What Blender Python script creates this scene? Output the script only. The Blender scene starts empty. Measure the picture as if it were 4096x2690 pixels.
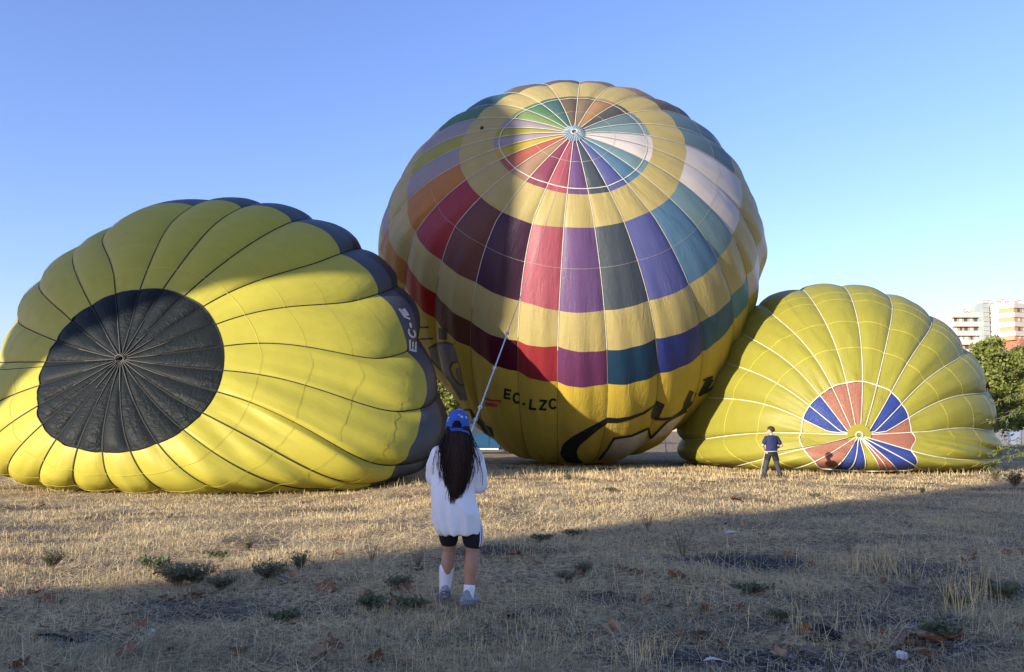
import bpy, bmesh, math, random
import numpy as np
from mathutils import Vector, Matrix
from mathutils.bvhtree import BVHTree

random.seed(7)
RNG = np.random.default_rng(7)
scene = bpy.context.scene
COL = scene.collection

# ------------------------------------------------------------------ camera
CAM = np.array([0.0, 0.0, 1.48])
PIT = math.radians(4.0)
FPX = 3186.0
cam_d = bpy.data.cameras.new('camera')
cam_d.sensor_width = 36.0
cam_d.lens = 36.0 * FPX / 4096.0
cam_d.shift_y = 158.0 / 4096.0
cam_d.clip_start = 0.1
cam_d.clip_end = 9000.0
cam = bpy.data.objects.new('camera', cam_d)
cam.location = CAM
cam.rotation_euler = (math.pi / 2 + PIT, 0, 0)
COL.objects.link(cam)
scene.camera = cam

# ------------------------------------------------------------------ light
AZ = math.radians(48.0)      # shadows fall this far right of straight ahead
EL = math.radians(13.2)
SUN_A = np.array([math.sin(AZ), math.cos(AZ)])        # direction the light travels (ground)
SUN_R = np.array([math.cos(AZ), -math.sin(AZ)])
world = bpy.data.worlds.new('World')
scene.world = world
world.use_nodes = True
wn = world.node_tree
for n in list(wn.nodes):
    wn.nodes.remove(n)
w_out = wn.nodes.new('ShaderNodeOutputWorld')
w_bg = wn.nodes.new('ShaderNodeBackground')
w_sky = wn.nodes.new('ShaderNodeTexSky')
w_sky.sky_type = 'NISHITA'
w_sky.sun_disc = False
w_sky.sun_elevation = EL
w_sky.sun_rotation = math.pi + AZ
w_sky.altitude = 600
w_sky.air_density = 1.4
w_sky.dust_density = 0.5
w_sky.ozone_density = 3.5
w_bg.inputs['Strength'].default_value = 0.128
w_wb = wn.nodes.new('ShaderNodeMix'); w_wb.data_type = 'RGBA'; w_wb.blend_type = 'MULTIPLY'; w_wb.inputs[0].default_value = 1.0
w_wb.inputs[7].default_value = (1.06, 0.97, 1.33, 1.0)      # the camera's cool white balance
wn.links.new(w_sky.outputs[0], w_wb.inputs[6])
wn.links.new(w_wb.outputs[2], w_bg.inputs['Color'])
wn.links.new(w_bg.outputs[0], w_out.inputs['Surface'])

sun_d = bpy.data.lights.new('sun', 'SUN')
sun_d.energy = 4.9
sun_d.angle = math.radians(0.53)
sun_d.color = (1.0, 0.90, 0.74)
sun = bpy.data.objects.new('sun', sun_d)
sv = Vector((SUN_A[0] * math.cos(EL), SUN_A[1] * math.cos(EL), -math.sin(EL)))
sun.rotation_euler = sv.to_track_quat('-Z', 'Y').to_euler()
sun.location = (-60, -60, 60)
COL.objects.link(sun)

scene.view_settings.view_transform = 'Standard'
scene.view_settings.look = 'None'
scene.view_settings.gamma = 1.0
scene.view_settings.use_curve_mapping = False
scene.view_settings.exposure = 1.0

# ------------------------------------------------------------------ helpers
PS = 4096.0 / 2380.0
FV = np.array([0, math.cos(PIT), math.sin(PIT)])
UV_ = np.array([0, -math.sin(PIT), math.cos(PIT)])

def ray(x, y):
    """direction of a sight line, photo coordinates 2380 wide"""
    X = (x * PS - 2048.0) / FPX
    Y = -(y * PS - 1345.0 - 158.0) / FPX
    d = FV + X * np.array([1.0, 0, 0]) + Y * UV_
    return d / np.linalg.norm(d)

def at_depth(x, y, D):
    d = ray(x, y)
    return CAM + d * (D / d[1])

def terrain(x, y):
    x = np.asarray(x, float); y = np.asarray(y, float)
    t = np.clip((y - 8.0) / 13.0, 0, 1)
    q = x / np.maximum(y, 1.0)
    sm = lambda v, a, b: np.clip((v - a) / (b - a), 0, 1) ** 2 * (3 - 2 * np.clip((v - a) / (b - a), 0, 1))
    depth = 0.30 - 0.30 * sm(q, -.24, -.05) + 0.13 * sm(q, .16, .30)      # the field is a little lower left and right
    dip = -depth * t * t * (3 - 2 * t)
    near = np.clip(1.0 - np.abs(y) / 120.0, 0, 1)
    b = 0.022 * np.sin(x * 0.9 + 1.3) * np.cos(y * 0.7 + .4) + 0.016 * np.sin(x * 1.9 + y * 1.4) + 0.010 * np.sin(3.7 * x - 2.9 * y + 1)
    return dip + b * near

def gp(x, y):
    """ground point under a photo position"""
    d = ray(x, y)
    z = -0.05
    for _ in range(6):
        t = (z - CAM[2]) / d[2]
        p = CAM + d * t
        z = float(terrain(p[0], p[1]))
    return np.array([p[0], p[1], z])

def lin(r, g, b):
    f = lambda c: (c / 12.92 if c <= 0.04045 else ((c + 0.055) / 1.055) ** 2.4)
    return (f(r / 255.0), f(g / 255.0), f(b / 255.0), 1.0)

def tag(o, label=None, cat=None, group=None, kind=None):
    if label: o['label'] = label
    if cat: o['category'] = cat
    if group: o['group'] = group
    if kind: o['kind'] = kind
    return o

def empty(name, loc=(0, 0, 0), rz=0.0):
    o = bpy.data.objects.new(name, None)
    o.location = loc
    o.rotation_euler = (0, 0, rz)
    o.empty_display_size = 0.2
    COL.objects.link(o)
    return o

def mesh_np(name, verts, faces, mat=None, parent=None, smooth=True, normals=None, uv=None, mats=None, mi=None):
    """faces: (n,k) int array or list of lists"""
    me = bpy.data.meshes.new(name)
    verts = np.asarray(verts, np.float32)
    if isinstance(faces, np.ndarray) and faces.ndim == 2:
        n, k = faces.shape
        me.vertices.add(len(verts)); me.vertices.foreach_set('co', verts.ravel())
        me.loops.add(n * k); me.loops.foreach_set('vertex_index', faces.astype(np.int32).ravel())
        me.polygons.add(n); me.polygons.foreach_set('loop_start', np.arange(0, n * k, k, dtype=np.int32))
        me.polygons.foreach_set('loop_total', np.full(n, k, np.int32))
        li = faces.ravel()
    else:
        me.from_pydata([tuple(map(float, v)) for v in verts], [], [tuple(int(i) for i in f) for f in faces])
        li = np.array([i for f in faces for i in f])
    for m in (mats or ([mat] if mat else [])):
        me.materials.append(m)
    if mi is not None:
        me.polygons.foreach_set('material_index', np.asarray(mi, np.int32))
    if uv is not None:
        lay = me.uv_layers.new(name='UVMap')
        lay.data.foreach_set('uv', np.asarray(uv, np.float32)[li].ravel())
    me.update(calc_edges=True)
    me.validate()
    if smooth:
        me.polygons.foreach_set('use_smooth', np.ones(len(me.polygons), bool))
    if normals is not None:
        me.normals_split_custom_set_from_vertices([tuple(map(float, v)) for v in normals])
    o = bpy.data.objects.new(name, me)
    COL.objects.link(o)
    if parent: o.parent = parent
    return o

def obj_bm(name, bm, mat, parent=None, smooth=False):
    bmesh.ops.recalc_face_normals(bm, faces=bm.faces[:])
    me = bpy.data.meshes.new(name)
    bm.to_mesh(me); bm.free()
    for m in (mat if isinstance(mat, (list, tuple)) else [mat]):
        me.materials.append(m)
    if smooth:
        me.polygons.foreach_set('use_smooth', np.ones(len(me.polygons), bool))
    o = bpy.data.objects.new(name, me)
    COL.objects.link(o)
    if parent: o.parent = parent
    return o

def share(name, me, parent=None, loc=(0, 0, 0), rot=(0, 0, 0), sc=(1, 1, 1)):
    o = bpy.data.objects.new(name, me)
    o.location = loc; o.rotation_euler = rot; o.scale = sc
    COL.objects.link(o)
    if parent: o.parent = parent
    return o

def add_box(bm, c, s, rz=0.0, bevel=0.0):
    r = bmesh.ops.create_cube(bm, size=1.0)
    M = Matrix.Translation(c) @ Matrix.Rotation(rz, 4, 'Z') @ Matrix.Diagonal((s[0], s[1], s[2], 1))
    bmesh.ops.transform(bm, matrix=M, verts=r['verts'])
    if bevel > 0:
        es = list({e for v in r['verts'] for e in v.link_edges})
        bmesh.ops.bevel(bm, geom=es, offset=bevel, segments=2, affect='EDGES', profile=0.6)

def tube_arrays(path, radii, sides=8, cap=True):
    path = np.asarray(path, float); n = len(path)
    radii = np.broadcast_to(np.asarray(radii, float), (n,))
    T = np.gradient(path, axis=0); T /= np.linalg.norm(T, axis=1)[:, None] + 1e-9
    ref = np.array([0, 0, 1.0]) if abs(T[0][2]) < 0.9 else np.array([1.0, 0, 0])
    N = np.cross(T[0], ref); N /= np.linalg.norm(N)
    V = []; F = []
    for i in range(n):
        N = N - T[i] * (N @ T[i]); N /= np.linalg.norm(N) + 1e-9
        B = np.cross(T[i], N)
        for k in range(sides):
            a = 2 * math.pi * k / sides
            V.append(path[i] + radii[i] * (math.cos(a) * N + math.sin(a) * B))
    for i in range(n - 1):
        for k in range(sides):
            a = i * sides + k; b = i * sides + (k + 1) % sides
            F.append((a, b, b + sides, a + sides))
    if cap:
        F.append(tuple(range(sides - 1, -1, -1)))
        F.append(tuple((n - 1) * sides + k for k in range(sides)))
    return V, F

def add_tube(bm, path, radii, sides=8):
    V, F = tube_arrays(path, radii, sides)
    vs = [bm.verts.new(v) for v in V]
    for f in F:
        try: bm.faces.new([vs[i] for i in f])
        except ValueError: pass

def tube(name, path, radii, mat, parent=None, sides=8):
    bm = bmesh.new(); add_tube(bm, path, radii, sides)
    return obj_bm(name, bm, mat, parent, smooth=True)

def spline(pts, n):
    """Catmull-Rom through pts"""
    p = np.asarray(pts, float)
    p = np.vstack([2 * p[0] - p[1], p, 2 * p[-1] - p[-2]])
    out = []
    m = len(p) - 3
    for t in np.linspace(0, m - 1e-6, n):
        i = int(t); u = t - i
        a, b, c, d = p[i:i + 4]
        out.append(0.5 * ((2 * b) + (-a + c) * u + (2 * a - 5 * b + 4 * c - d) * u * u + (-a + 3 * b - 3 * c + d) * u ** 3))
    return np.array(out)

class Noise2:
    def __init__(self, seed, n=256):
        self.g = np.random.default_rng(seed).random((n, n)); self.n = n
    def __call__(self, x, y):
        x = np.asarray(x, float); y = np.asarray(y, float)
        i = np.floor(x).astype(int); j = np.floor(y).astype(int)
        u = x - i; v = y - j; u = u * u * (3 - 2 * u); v = v * v * (3 - 2 * v)
        n = self.n; g = self.g
        a = g[i % n, j % n]; b = g[(i + 1) % n, j % n]; c = g[i % n, (j + 1) % n]; d = g[(i + 1) % n, (j + 1) % n]
        return (a * (1 - u) + b * u) * (1 - v) + (c * (1 - u) + d * u) * v
NZ = Noise2(3); NZ2 = Noise2(11)
def fbm(x, y, o=4, nz=NZ):
    s = 0; a = 0.5
    for k in range(o):
        s = s + a * nz(x * 2 ** k + 17 * k, y * 2 ** k + 5 * k); a *= 0.5
    return s

# ------------------------------------------------------------------ materials
def new_mat(name):
    m = bpy.data.materials.new(name); m.use_nodes = True
    nt = m.node_tree
    return m, nt, nt.nodes['Principled BSDF'], nt.nodes['Material Output']

def mat_simple(name, c, rough=0.7, spec=0.3, var=0.15, scale=6.0, bump=0.0, bscale=40.0, metal=0.0, sheen=0.0):
    m, nt, p, out = new_mat(name)
    p.inputs['Roughness'].default_value = rough
    p.inputs['Specular IOR Level'].default_value = spec
    p.inputs['Metallic'].default_value = metal
    if sheen: p.inputs['Sheen Weight'].default_value = sheen
    tc = nt.nodes.new('ShaderNodeTexCoord')
    nz = nt.nodes.new('ShaderNodeTexNoise'); nz.inputs['Scale'].default_value = scale; nz.inputs['Detail'].default_value = 5
    nt.links.new(tc.outputs['Object'], nz.inputs['Vector'])
    rp = nt.nodes.new('ShaderNodeValToRGB')
    e = rp.color_ramp.elements
    e[0].position = 0.3; e[1].position = 0.7
    e[0].color = [v * (1 - var) for v in c[:3]] + [1]
    e[1].color = [min(1, v * (1 + var)) for v in c[:3]] + [1]
    nt.links.new(nz.outputs['Fac'], rp.inputs['Fac'])
    nt.links.new(rp.outputs['Color'], p.inputs['Base Color'])
    if bump > 0:
        n2 = nt.nodes.new('ShaderNodeTexNoise'); n2.inputs['Scale'].default_value = bscale; n2.inputs['Detail'].default_value = 4
        nt.links.new(tc.outputs['Object'], n2.inputs['Vector'])
        b = nt.nodes.new('ShaderNodeBump'); b.inputs['Strength'].default_value = bump; b.inputs['Distance'].default_value = 0.01
        nt.links.new(n2.outputs['Fac'], b.inputs['Height'])
        nt.links.new(b.outputs['Normal'], p.inputs['Normal'])
    return m

def mat_fabric(name, c, trans=0.22, rough=0.45, spec=0.22, crinkle=0.5, cross=0.35, sheen=0.0, det=5.0, cs=7.0):
    """coated nylon: slightly glossy, lets some light through, fine creases running along the gore (uv in metres)"""
    m, nt, p, out = new_mat(name)
    L = nt.links.new
    p.inputs['Roughness'].default_value = rough
    p.inputs['Specular IOR Level'].default_value = spec
    p.inputs['Sheen Weight'].default_value = sheen
    p.inputs['Sheen Roughness'].default_value = 0.4
    uv = nt.nodes.new('ShaderNodeUVMap'); uv.uv_map = 'UVMap'
    def noise(sx, sy, sc, det, dist=0.0):
        mp = nt.nodes.new('ShaderNodeMapping'); mp.inputs['Scale'].default_value = (sx, sy, 1)
        L(uv.outputs['UV'], mp.inputs['Vector'])
        n = nt.nodes.new('ShaderNodeTexNoise'); n.inputs['Scale'].default_value = sc; n.inputs['Detail'].default_value = det
        n.inputs['Distortion'].default_value = dist
        L(mp.outputs['Vector'], n.inputs['Vector']); return n
    n_al = noise(1.0, 0.22, 5.5, 3.0, 0.6)      # long creases
    n_cr = noise(0.9, 1.0, cs, det, 1.2)       # crumple
    n_big = noise(1, 1, 0.5, 3.0)
    def ridge(n):            # sharp creases rather than soft waves
        a = nt.nodes.new('ShaderNodeMath'); a.operation = 'SUBTRACT'; L(n.outputs['Fac'], a.inputs[0]); a.inputs[1].default_value = .5
        b_ = nt.nodes.new('ShaderNodeMath'); b_.operation = 'ABSOLUTE'; L(a.outputs[0], b_.inputs[0])
        c_ = nt.nodes.new('ShaderNodeMath'); c_.operation = 'POWER'; L(b_.outputs[0], c_.inputs[0]); c_.inputs[1].default_value = .55; return c_
    mx = nt.nodes.new('ShaderNodeMath'); mx.operation = 'MULTIPLY_ADD'
    L(ridge(n_cr).outputs[0], mx.inputs[0]); mx.inputs[1].default_value = -cross; L(n_al.outputs['Fac'], mx.inputs[2])
    # creases stronger in some places than in others
    rmp = nt.nodes.new('ShaderNodeMapRange'); rmp.inputs['From Min'].default_value = 0.35; rmp.inputs['From Max'].default_value = 0.68
    rmp.inputs['To Min'].default_value = crinkle * 0.15; rmp.inputs['To Max'].default_value = crinkle
    L(n_big.outputs['Fac'], rmp.inputs['Value'])
    b = nt.nodes.new('ShaderNodeBump'); b.inputs['Distance'].default_value = 0.06
    L(rmp.outputs['Result'], b.inputs['Strength']); L(mx.outputs[0], b.inputs['Height'])
    n_st = noise(1, 1, 1.7, 6.0)
    rp = nt.nodes.new('ShaderNodeValToRGB'); e = rp.color_ramp.elements
    e[0].position = 0.32; e[1].position = 0.7
    e[0].color = [v * 0.955 for v in c[:3]] + [1]; e[1].color = [min(1, v * 1.035) for v in c[:3]] + [1]
    L(n_st.outputs['Fac'], rp.inputs['Fac'])
    L(rp.outputs['Color'], p.inputs['Base Color'])
    L(b.outputs['Normal'], p.inputs['Normal'])
    tr = nt.nodes.new('ShaderNodeBsdfTranslucent'); L(rp.outputs['Color'], tr.inputs['Color']); L(b.outputs['Normal'], tr.inputs['Normal'])
    mix = nt.nodes.new('ShaderNodeMixShader'); mix.inputs['Fac'].default_value = trans
    L(p.outputs['BSDF'], mix.inputs[1]); L(tr.outputs['BSDF'], mix.inputs[2])
    L(mix.outputs['Shader'], out.inputs['Surface'])
    return m

def mat_leaf(name, c1, c2, trans=0.3, rough=0.5, scale=0.6):
    m, nt, p, out = new_mat(name)
    L = nt.links.new
    p.inputs['Roughness'].default_value = rough
    p.inputs['Specular IOR Level'].default_value = 0.3
    g = nt.nodes.new('ShaderNodeNewGeometry')
    rp = nt.nodes.new('ShaderNodeValToRGB'); e = rp.color_ramp.elements
    e[0].color = list(c1[:3]) + [1]; e[1].color = list(c2[:3]) + [1]
    L(g.outputs['Random Per Island'], rp.inputs['Fac'])
    L(rp.outputs['Color'], p.inputs['Base Color'])
    tr = nt.nodes.new('ShaderNodeBsdfTranslucent'); L(rp.outputs['Color'], tr.inputs['Color'])
    mix = nt.nodes.new('ShaderNodeMixShader'); mix.inputs['Fac'].default_value = trans
    L(p.outputs['BSDF'], mix.inputs[1]); L(tr.outputs['BSDF'], mix.inputs[2])
    L(mix.outputs['Shader'], out.inputs['Surface'])
    return m
# ------------------------------------------------------------------ the three balloons
BSC = 1.08
def dirs(th, ph, p):
    dn = np.array([0, 0, -1.0]); e1 = dn - p * (dn @ p); e1 /= np.linalg.norm(e1); e2 = np.cross(p, e1)
    return np.cos(ph)[..., None] * p + np.sin(ph)[..., None] * (np.cos(th)[..., None] * e1 + np.sin(th)[..., None] * e2)

def surf(par, th, ph):
    """envelope skin: th runs round the axis, ph from the crown towards the mouth"""
    Cx, Cy, Cz, ax, ay, azu, yaw, n, tp, paz, pel, _, n2, shx, shy, tpy, tuck, bsc = par
    p = np.array([math.sin(paz) * math.cos(pel), -math.cos(paz) * math.cos(pel), math.sin(pel)])
    d = dirs(th, ph, p)
    h = np.hypot(d[..., 0], d[..., 1]); z = d[..., 2]
    nn = np.where(z < 0, n, n2)
    s = 1 / ((np.abs(h) ** nn + np.abs(z) ** nn + 1e-12) ** (1 / nn))
    zl = np.clip(-z, 0, 1)
    xl_ = np.where(d[..., 0] < 0, 1 - tuck * np.clip(zl * 1.6, 0, 1), 1.0)
    x = d[..., 0] * s * (1 - tp * zl ** 1.5) * xl_; y = d[..., 1] * s * (1 - tpy * zl ** 1.5); zz = z * s
    c, s_ = math.cos(yaw), math.sin(yaw)
    lx = (c * x + s_ * y) * ax; ly = (-s_ * x + c * y) * ay
    X = c * lx - s_ * ly; Y = s_ * lx + c * ly
    Z = np.where(zz > 0, zz * azu, zz * Cz)
    P = np.stack([X + shx * Z + Cx, Y + shy * Z + Cy, Z + Cz], -1)
    return CAM + bsc * (P - CAM)

def per_th(L):
    """smooth periodic function of th through the measured (th, value) pairs"""
    L = sorted(L); x = np.array([a for a, _ in L]); y = np.array([b for _, b in L])
    X = np.concatenate([x - 2 * math.pi, x, x + 2 * math.pi]); Y = np.tile(y, 3)
    return lambda th: np.interp(th, X, Y)

class Balloon:
    def __init__(self, par, tapes, root, bulge, gnd=-0.10, valve_bulge=0.09, seed=1, wr=0.0, foldfn=None, ring_tab=None, slack=.34):
        self.par = par; self.root = root; self.bulge = bulge; self.gnd = gnd; self.vb = valve_bulge
        t = sorted(tapes, key=lambda a: a[0])
        self.tr = np.array([a[0] for a in t]); self.tf = np.array([a[1] for a in t]); self.rp = np.array([a[2] for a in t])
        self.N = len(t)
        C = np.array(par[:3]); self.C = CAM + par[17] * (C - CAM)
        self.slack = slack; self.ring_tab = ring_tab; self.wr = wr; self.foldfn = foldfn
        self.nz = Noise2(seed)
        self.bv = []; self.bf = []; self.nv = 0
    def tape_th(self, k, ph):
        w = k // self.N; k0 = k % self.N
        a, b, r = self.tr[k0] + 2 * math.pi * w, self.tf[k0] + 2 * math.pi * w, self.rp[k0]
        t = np.clip((ph - r) / (1.15 - r), 0, 1); t = t * t * (3 - 2 * t)
        return a + (b - a) * t
    def ring(self, k):
        return self.rp[k % self.N]
    def ring_th(self, th):
        if self.ring_tab is not None: return self.ring_tab(th)
        x = np.concatenate([self.tr - 2 * math.pi, self.tr, self.tr + 2 * math.pi]); y = np.tile(self.rp, 3)
        return np.interp(th, x, y)
    def point(self, k, u, ph, valve=False, dr=0.0):
        """k gore, u 0..1 across it"""
        u = np.asarray(u, float); ph = np.asarray(ph, float)
        ta, tb = self.tape_th(k, ph), self.tape_th(k + 1, ph)
        th = ta + (tb - ta) * u
        P = surf(self.par, th, ph)
        n = P - self.C; n = n / np.linalg.norm(n, axis=-1)[..., None]
        n = n * np.array([1, 1, 0.8])
        w = np.linalg.norm(surf(self.par, ta, ph) - surf(self.par, tb, ph), axis=-1)
        w = np.minimum(w, 3.0)
        arc = 4 * u * (1 - u)
        rr = self.ring_th(th)
        if valve:
            v = np.clip(ph / rr, 0, 1)
            B = self.vb * w * arc ** 0.75 * np.clip(v * 3, 0, 1) * (0.35 + 0.65 * np.clip((1.0 - v) * 9, 0, 1) ** 0.6) - 0.02
        else:
            B = self.bulge * w * arc ** 0.85 * np.clip(0.35 + (ph - rr) / 0.35, 0, 1)
        if self.wr > 0:
            q = self.nz(u * 3 + k * 7.3, ph * 5.0) - 0.5
            q2 = self.nz(u * 9 + k * 3.1 + 40, ph * 6.0 + 9) - 0.5
            B = B + self.wr * np.minimum(arc * 3, 1) * (q + 0.45 * q2) * (0.25 if valve else 1)
        if self.foldfn is not None and not valve:
            B = B + self.foldfn(th, ph) * np.minimum(arc * 2 + .3, 1)
        P = P + n * (B + dr)[..., None]
        # slack cloth gathering where it meets the grass
        t = np.clip((self.gnd + 1.1 - P[..., 2]) / 1.1, 0, 1) ** 1.6
        g1 = self.nz(th * 9 + 3, P[..., 2] * .8) - .45; g2 = self.nz(th * 26 + 11, P[..., 2] * 1.3 + 5) - .5
        hz = n.copy(); hz[..., 2] = 0
        P = P + hz * (t * (self.slack * (.55 + 1.1 * g1 + .5 * g2)))[..., None]
        # cloth lying on the ground
        low = self.gnd + 0.02 + 0.02 * u
        P[..., 2] = np.where(P[..., 2] < low, low, P[..., 2])
        return P
    def panel(self, name, k, f0, f1, mat, valve=False, nu=10, nv=8, dr=0.0, u0=0.0, u1=1.0):
        u = np.linspace(u0, u1, nu + 1)
        U = np.repeat(u[None, :], nv + 3, 0)
        ta = self.tape_th(k, 0.7); tb = self.tape_th(k + 1, 0.7)
        th = ta + (tb - ta) * U
        a = f0(th) if callable(f0) else np.full_like(U, f0)
        b = f1(th) if callable(f1) else np.full_like(U, f1)
        v = (np.arange(nv + 3)[:, None] - 1) / nv
        PH = np.maximum(a + (b - a) * v, 1e-3)
        P = self.point(k, U, PH, valve, dr)
        du = np.gradient(P, axis=1); dv = np.gradient(P, axis=0)
        N = np.cross(du, dv); N /= np.linalg.norm(N, axis=-1)[..., None] + 1e-9
        sg = np.sign(np.sum(N * (P - self.C)))
        N = N * sg
        # uv in metres
        wid = np.linalg.norm(P[:, 0] - P[:, -1], axis=-1)
        uv = np.stack([(U - 0.5) * wid[:, None] + k * 3.7, PH * 9.0], -1)
        P = P[1:-1]; N = N[1:-1]; uv = uv[1:-1]
        n0, n1 = P.shape[:2]
        idx = np.arange(n0 * n1).reshape(n0, n1)
        F = np.stack([idx[:-1, :-1], idx[:-1, 1:], idx[1:, 1:], idx[1:, :-1]], -1).reshape(-1, 4)
        if sg < 0: F = F[:, ::-1]
        V = P.reshape(-1, 3)
        self.bv.append(V); self.bf.append(F + self.nv); self.nv += len(V)
        return mesh_np(name, V, F.copy(), mat, self.root, True, N.reshape(-1, 3), uv.reshape(-1, 2))
    def edge_path(self, k, p0, p1, n, off):
        ph = np.linspace(p0, p1, n)
        P = self.point(k, np.zeros(n), ph, False)
        nn = P - self.C; nn /= np.linalg.norm(nn, axis=1)[:, None]
        return P + nn * off, nn
    def ribbon(self, name, P, nn, width, mat, thick=0.006):
        T = np.gradient(P, axis=0); T /= np.linalg.norm(T, axis=1)[:, None] + 1e-9
        side = np.cross(nn, T); side /= np.linalg.norm(side, axis=1)[:, None] + 1e-9
        a = P - side * width / 2; b = P + side * width / 2; c = P + nn * thick
        n = len(P); V = np.concatenate([a, c, b]); i = np.arange(n - 1)
        F = np.concatenate([np.stack([i, i + 1, n + i + 1, n + i], -1), np.stack([n + i, n + i + 1, 2 * n + i + 1, 2 * n + i], -1)])
        return mesh_np(name, V, F, mat, self.root, True)
    def seam(self, name, fn, width, mat, off=0.012, valve=False):
        Ps = []; Ns = []
        for k in range(self.N):
            u = np.linspace(0, 1, 9)[:-1]
            ta = self.tape_th(k, 0.7); tb = self.tape_th(k + 1, 0.7)
            th = ta + (tb - ta) * u
            ph = fn(th) if callable(fn) else np.full_like(u, fn)
            Ps.append(self.point(k, u, ph, valve))
        P = np.concatenate(Ps); P = np.vstack([P, P[:1]])
        nn = P - self.C; nn /= np.linalg.norm(nn, axis=1)[:, None]
        return self.ribbon(name, P + nn * off, nn, width, mat, 0.004)
    def bvh(self):
        V = np.concatenate(self.bv); F = np.concatenate(self.bf)
        return BVHTree.FromPolygons([tuple(v) for v in V.tolist()], F.tolist())

def decal(name, bvh, polys, mat, parent, off=0.02):
    """flat print laid on the cloth: outlines given in photo coordinates are laid on the skin they fall on"""
    V = []; F = []
    for q in polys:          # each q: (n,m,2) grid
        q = np.asarray(q, float); n, m = q.shape[:2]
        base = len(V); ok = np.zeros((n, m), bool)
        for i in range(n):
            for j in range(m):
                d = ray(q[i, j, 0], q[i, j, 1])
                hit, nor, idx, dist = bvh.ray_cast(Vector(CAM), Vector(d))
                if hit is None:
                    V.append(np.array([0, 0, 0.0]))
                else:
                    nv = np.array(nor)
                    if nv @ d > 0: nv = -nv
                    ok[i, j] = True
                    V.append(np.array(hit) + nv * off)
        for i in range(n - 1):
            for j in range(m - 1):
                ids = [base + i * m + j, base + i * m + j + 1, base + (i + 1) * m + j + 1, base + (i + 1) * m + j]
                if ok[i, j] and ok[i, j + 1] and ok[i + 1, j] and ok[i + 1, j + 1]:
                    L = [np.linalg.norm(V[ids[a]] - V[ids[a - 1]]) for a in range(4)]
                    if max(L) < 2.2: F.append(ids)
    if not F: return None
    return mesh_np(name, np.array(V), np.array(F), mat, parent, True)

def strokes(pts, w, nseg=10):
    """thick polyline as a grid; w number or list"""
    p = np.asarray(pts, float)
    seg = np.linalg.norm(np.diff(p, axis=0), axis=1); s = np.concatenate([[0], np.cumsum(seg)])
    t = np.unique(np.concatenate([np.linspace(0, s[-1], nseg), s]))
    P = np.stack([np.interp(t, s, p[:, 0]), np.interp(t, s, p[:, 1])], -1)
    W = np.interp(t, s, np.broadcast_to(np.asarray(w, float), (len(p),))) / 2
    T = np.gradient(P, axis=0); T /= np.linalg.norm(T, axis=1)[:, None] + 1e-9
    Nn = np.stack([-T[:, 1], T[:, 0]], -1)
    return np.stack([P + Nn * W[:, None], P, P - Nn * W[:, None]], 1)

def between(a, b, n=12, m=5):
    """grid between two polylines"""
    def rs(p):
        p = np.asarray(p, float); s = np.concatenate([[0], np.cumsum(np.linalg.norm(np.diff(p, axis=0), axis=1))])
        t = np.linspace(0, s[-1], n); return np.stack([np.interp(t, s, p[:, 0]), np.interp(t, s, p[:, 1])], -1)
    A, B = rs(a), rs(b)
    w = np.linspace(0, 1, m)[None, :, None]
    return A[:, None] * (1 - w) + B[:, None] * w

GLY = {  # strokes in a unit box, y up
    'E': [[(0.08, 0), (0.08, 1)], [(0, 0.08), (1, 0.08)], [(0, 0.5), (0.9, 0.5)], [(0, 0.92), (1, 0.92)]],
    'C': [[(0.95, 0.2), (0.75, 0.06), (0.45, 0.04), (0.18, 0.2), (0.08, 0.5), (0.18, 0.8), (0.45, 0.96), (0.75, 0.94), (0.95, 0.8)]],
    'L': [[(0.1, 1), (0.1, 0)], [(0, 0.08), (1, 0.08)]],
    'Z': [[(0, 0.92), (1, 0.92)], [(0.88, 0.95), (0.12, 0.05)], [(0, 0.08), (1, 0.08)]],
    'I': [[(0.5, 0), (0.5, 1)]],
    '-': [[(0.1, 0.45), (0.9, 0.45)]],
    'S': [[(0.9, 0.85), (0.5, 0.97), (0.15, 0.8), (0.3, 0.55), (0.75, 0.42), (0.88, 0.2), (0.5, 0.03), (0.1, 0.15)]],
}
def glyph(ch, bl, br, tl, w):
    bl, br, tl = (np.asarray(v, float) for v in (bl, br, tl))
    return [strokes([bl + (br - bl) * x + (tl - bl) * y for x, y in st], w, 8) for st in GLY[ch]]

M_YEL_L = mat_fabric('yellow_nylon', (0.50, 0.44, 0.062, 1), trans=0.28, crinkle=0.34, cross=0.12)
M_YEL_R = mat_fabric('lime_yellow_nylon', (0.30, 0.275, 0.042, 1), trans=0.22, crinkle=0.5, cross=0.2)
M_YEL_M = mat_fabric('pale_yellow_nylon', (0.40, 0.32, 0.125, 1), trans=0.22, crinkle=0.7)
M_YEL_M2 = mat_fabric('golden_nylon', (0.50, 0.36, 0.05, 1), trans=0.22, crinkle=1.0)
M_BLK = mat_fabric('black_nylon', (0.011, 0.014, 0.0145, 1), trans=0.02, rough=0.55, spec=0.11, crinkle=0.9, cross=0.9, det=2.0, cs=3.2)
M_GRY = mat_fabric('charcoal_nylon', (0.060, 0.066, 0.072, 1), trans=0.05, crinkle=0.3)
M_GRY2 = mat_fabric('dark_charcoal_nylon', (0.025, 0.027, 0.030, 1), trans=0.03, crinkle=0.3)
M_TBLK = mat_simple('black_webbing', (0.012, 0.012, 0.012, 1), 0.7)
M_TWHT = mat_simple('white_webbing', (0.50, 0.47, 0.39, 1), 0.7)
M_TBRN = mat_simple('brown_webbing', (0.20, 0.14, 0.05, 1), 0.8)  # browner webbing for the lower tape runs
M_SEAM = mat_simple('yellow_stitching', (0.62, 0.54, 0.09, 1), 0.7)
M_SEAM_W = mat_simple('pale_stitching', (0.36, 0.32, 0.26, 1), 0.8)
M_INK = mat_simple('black_print', (0.010, 0.012, 0.014, 1), 0.5)
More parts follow.
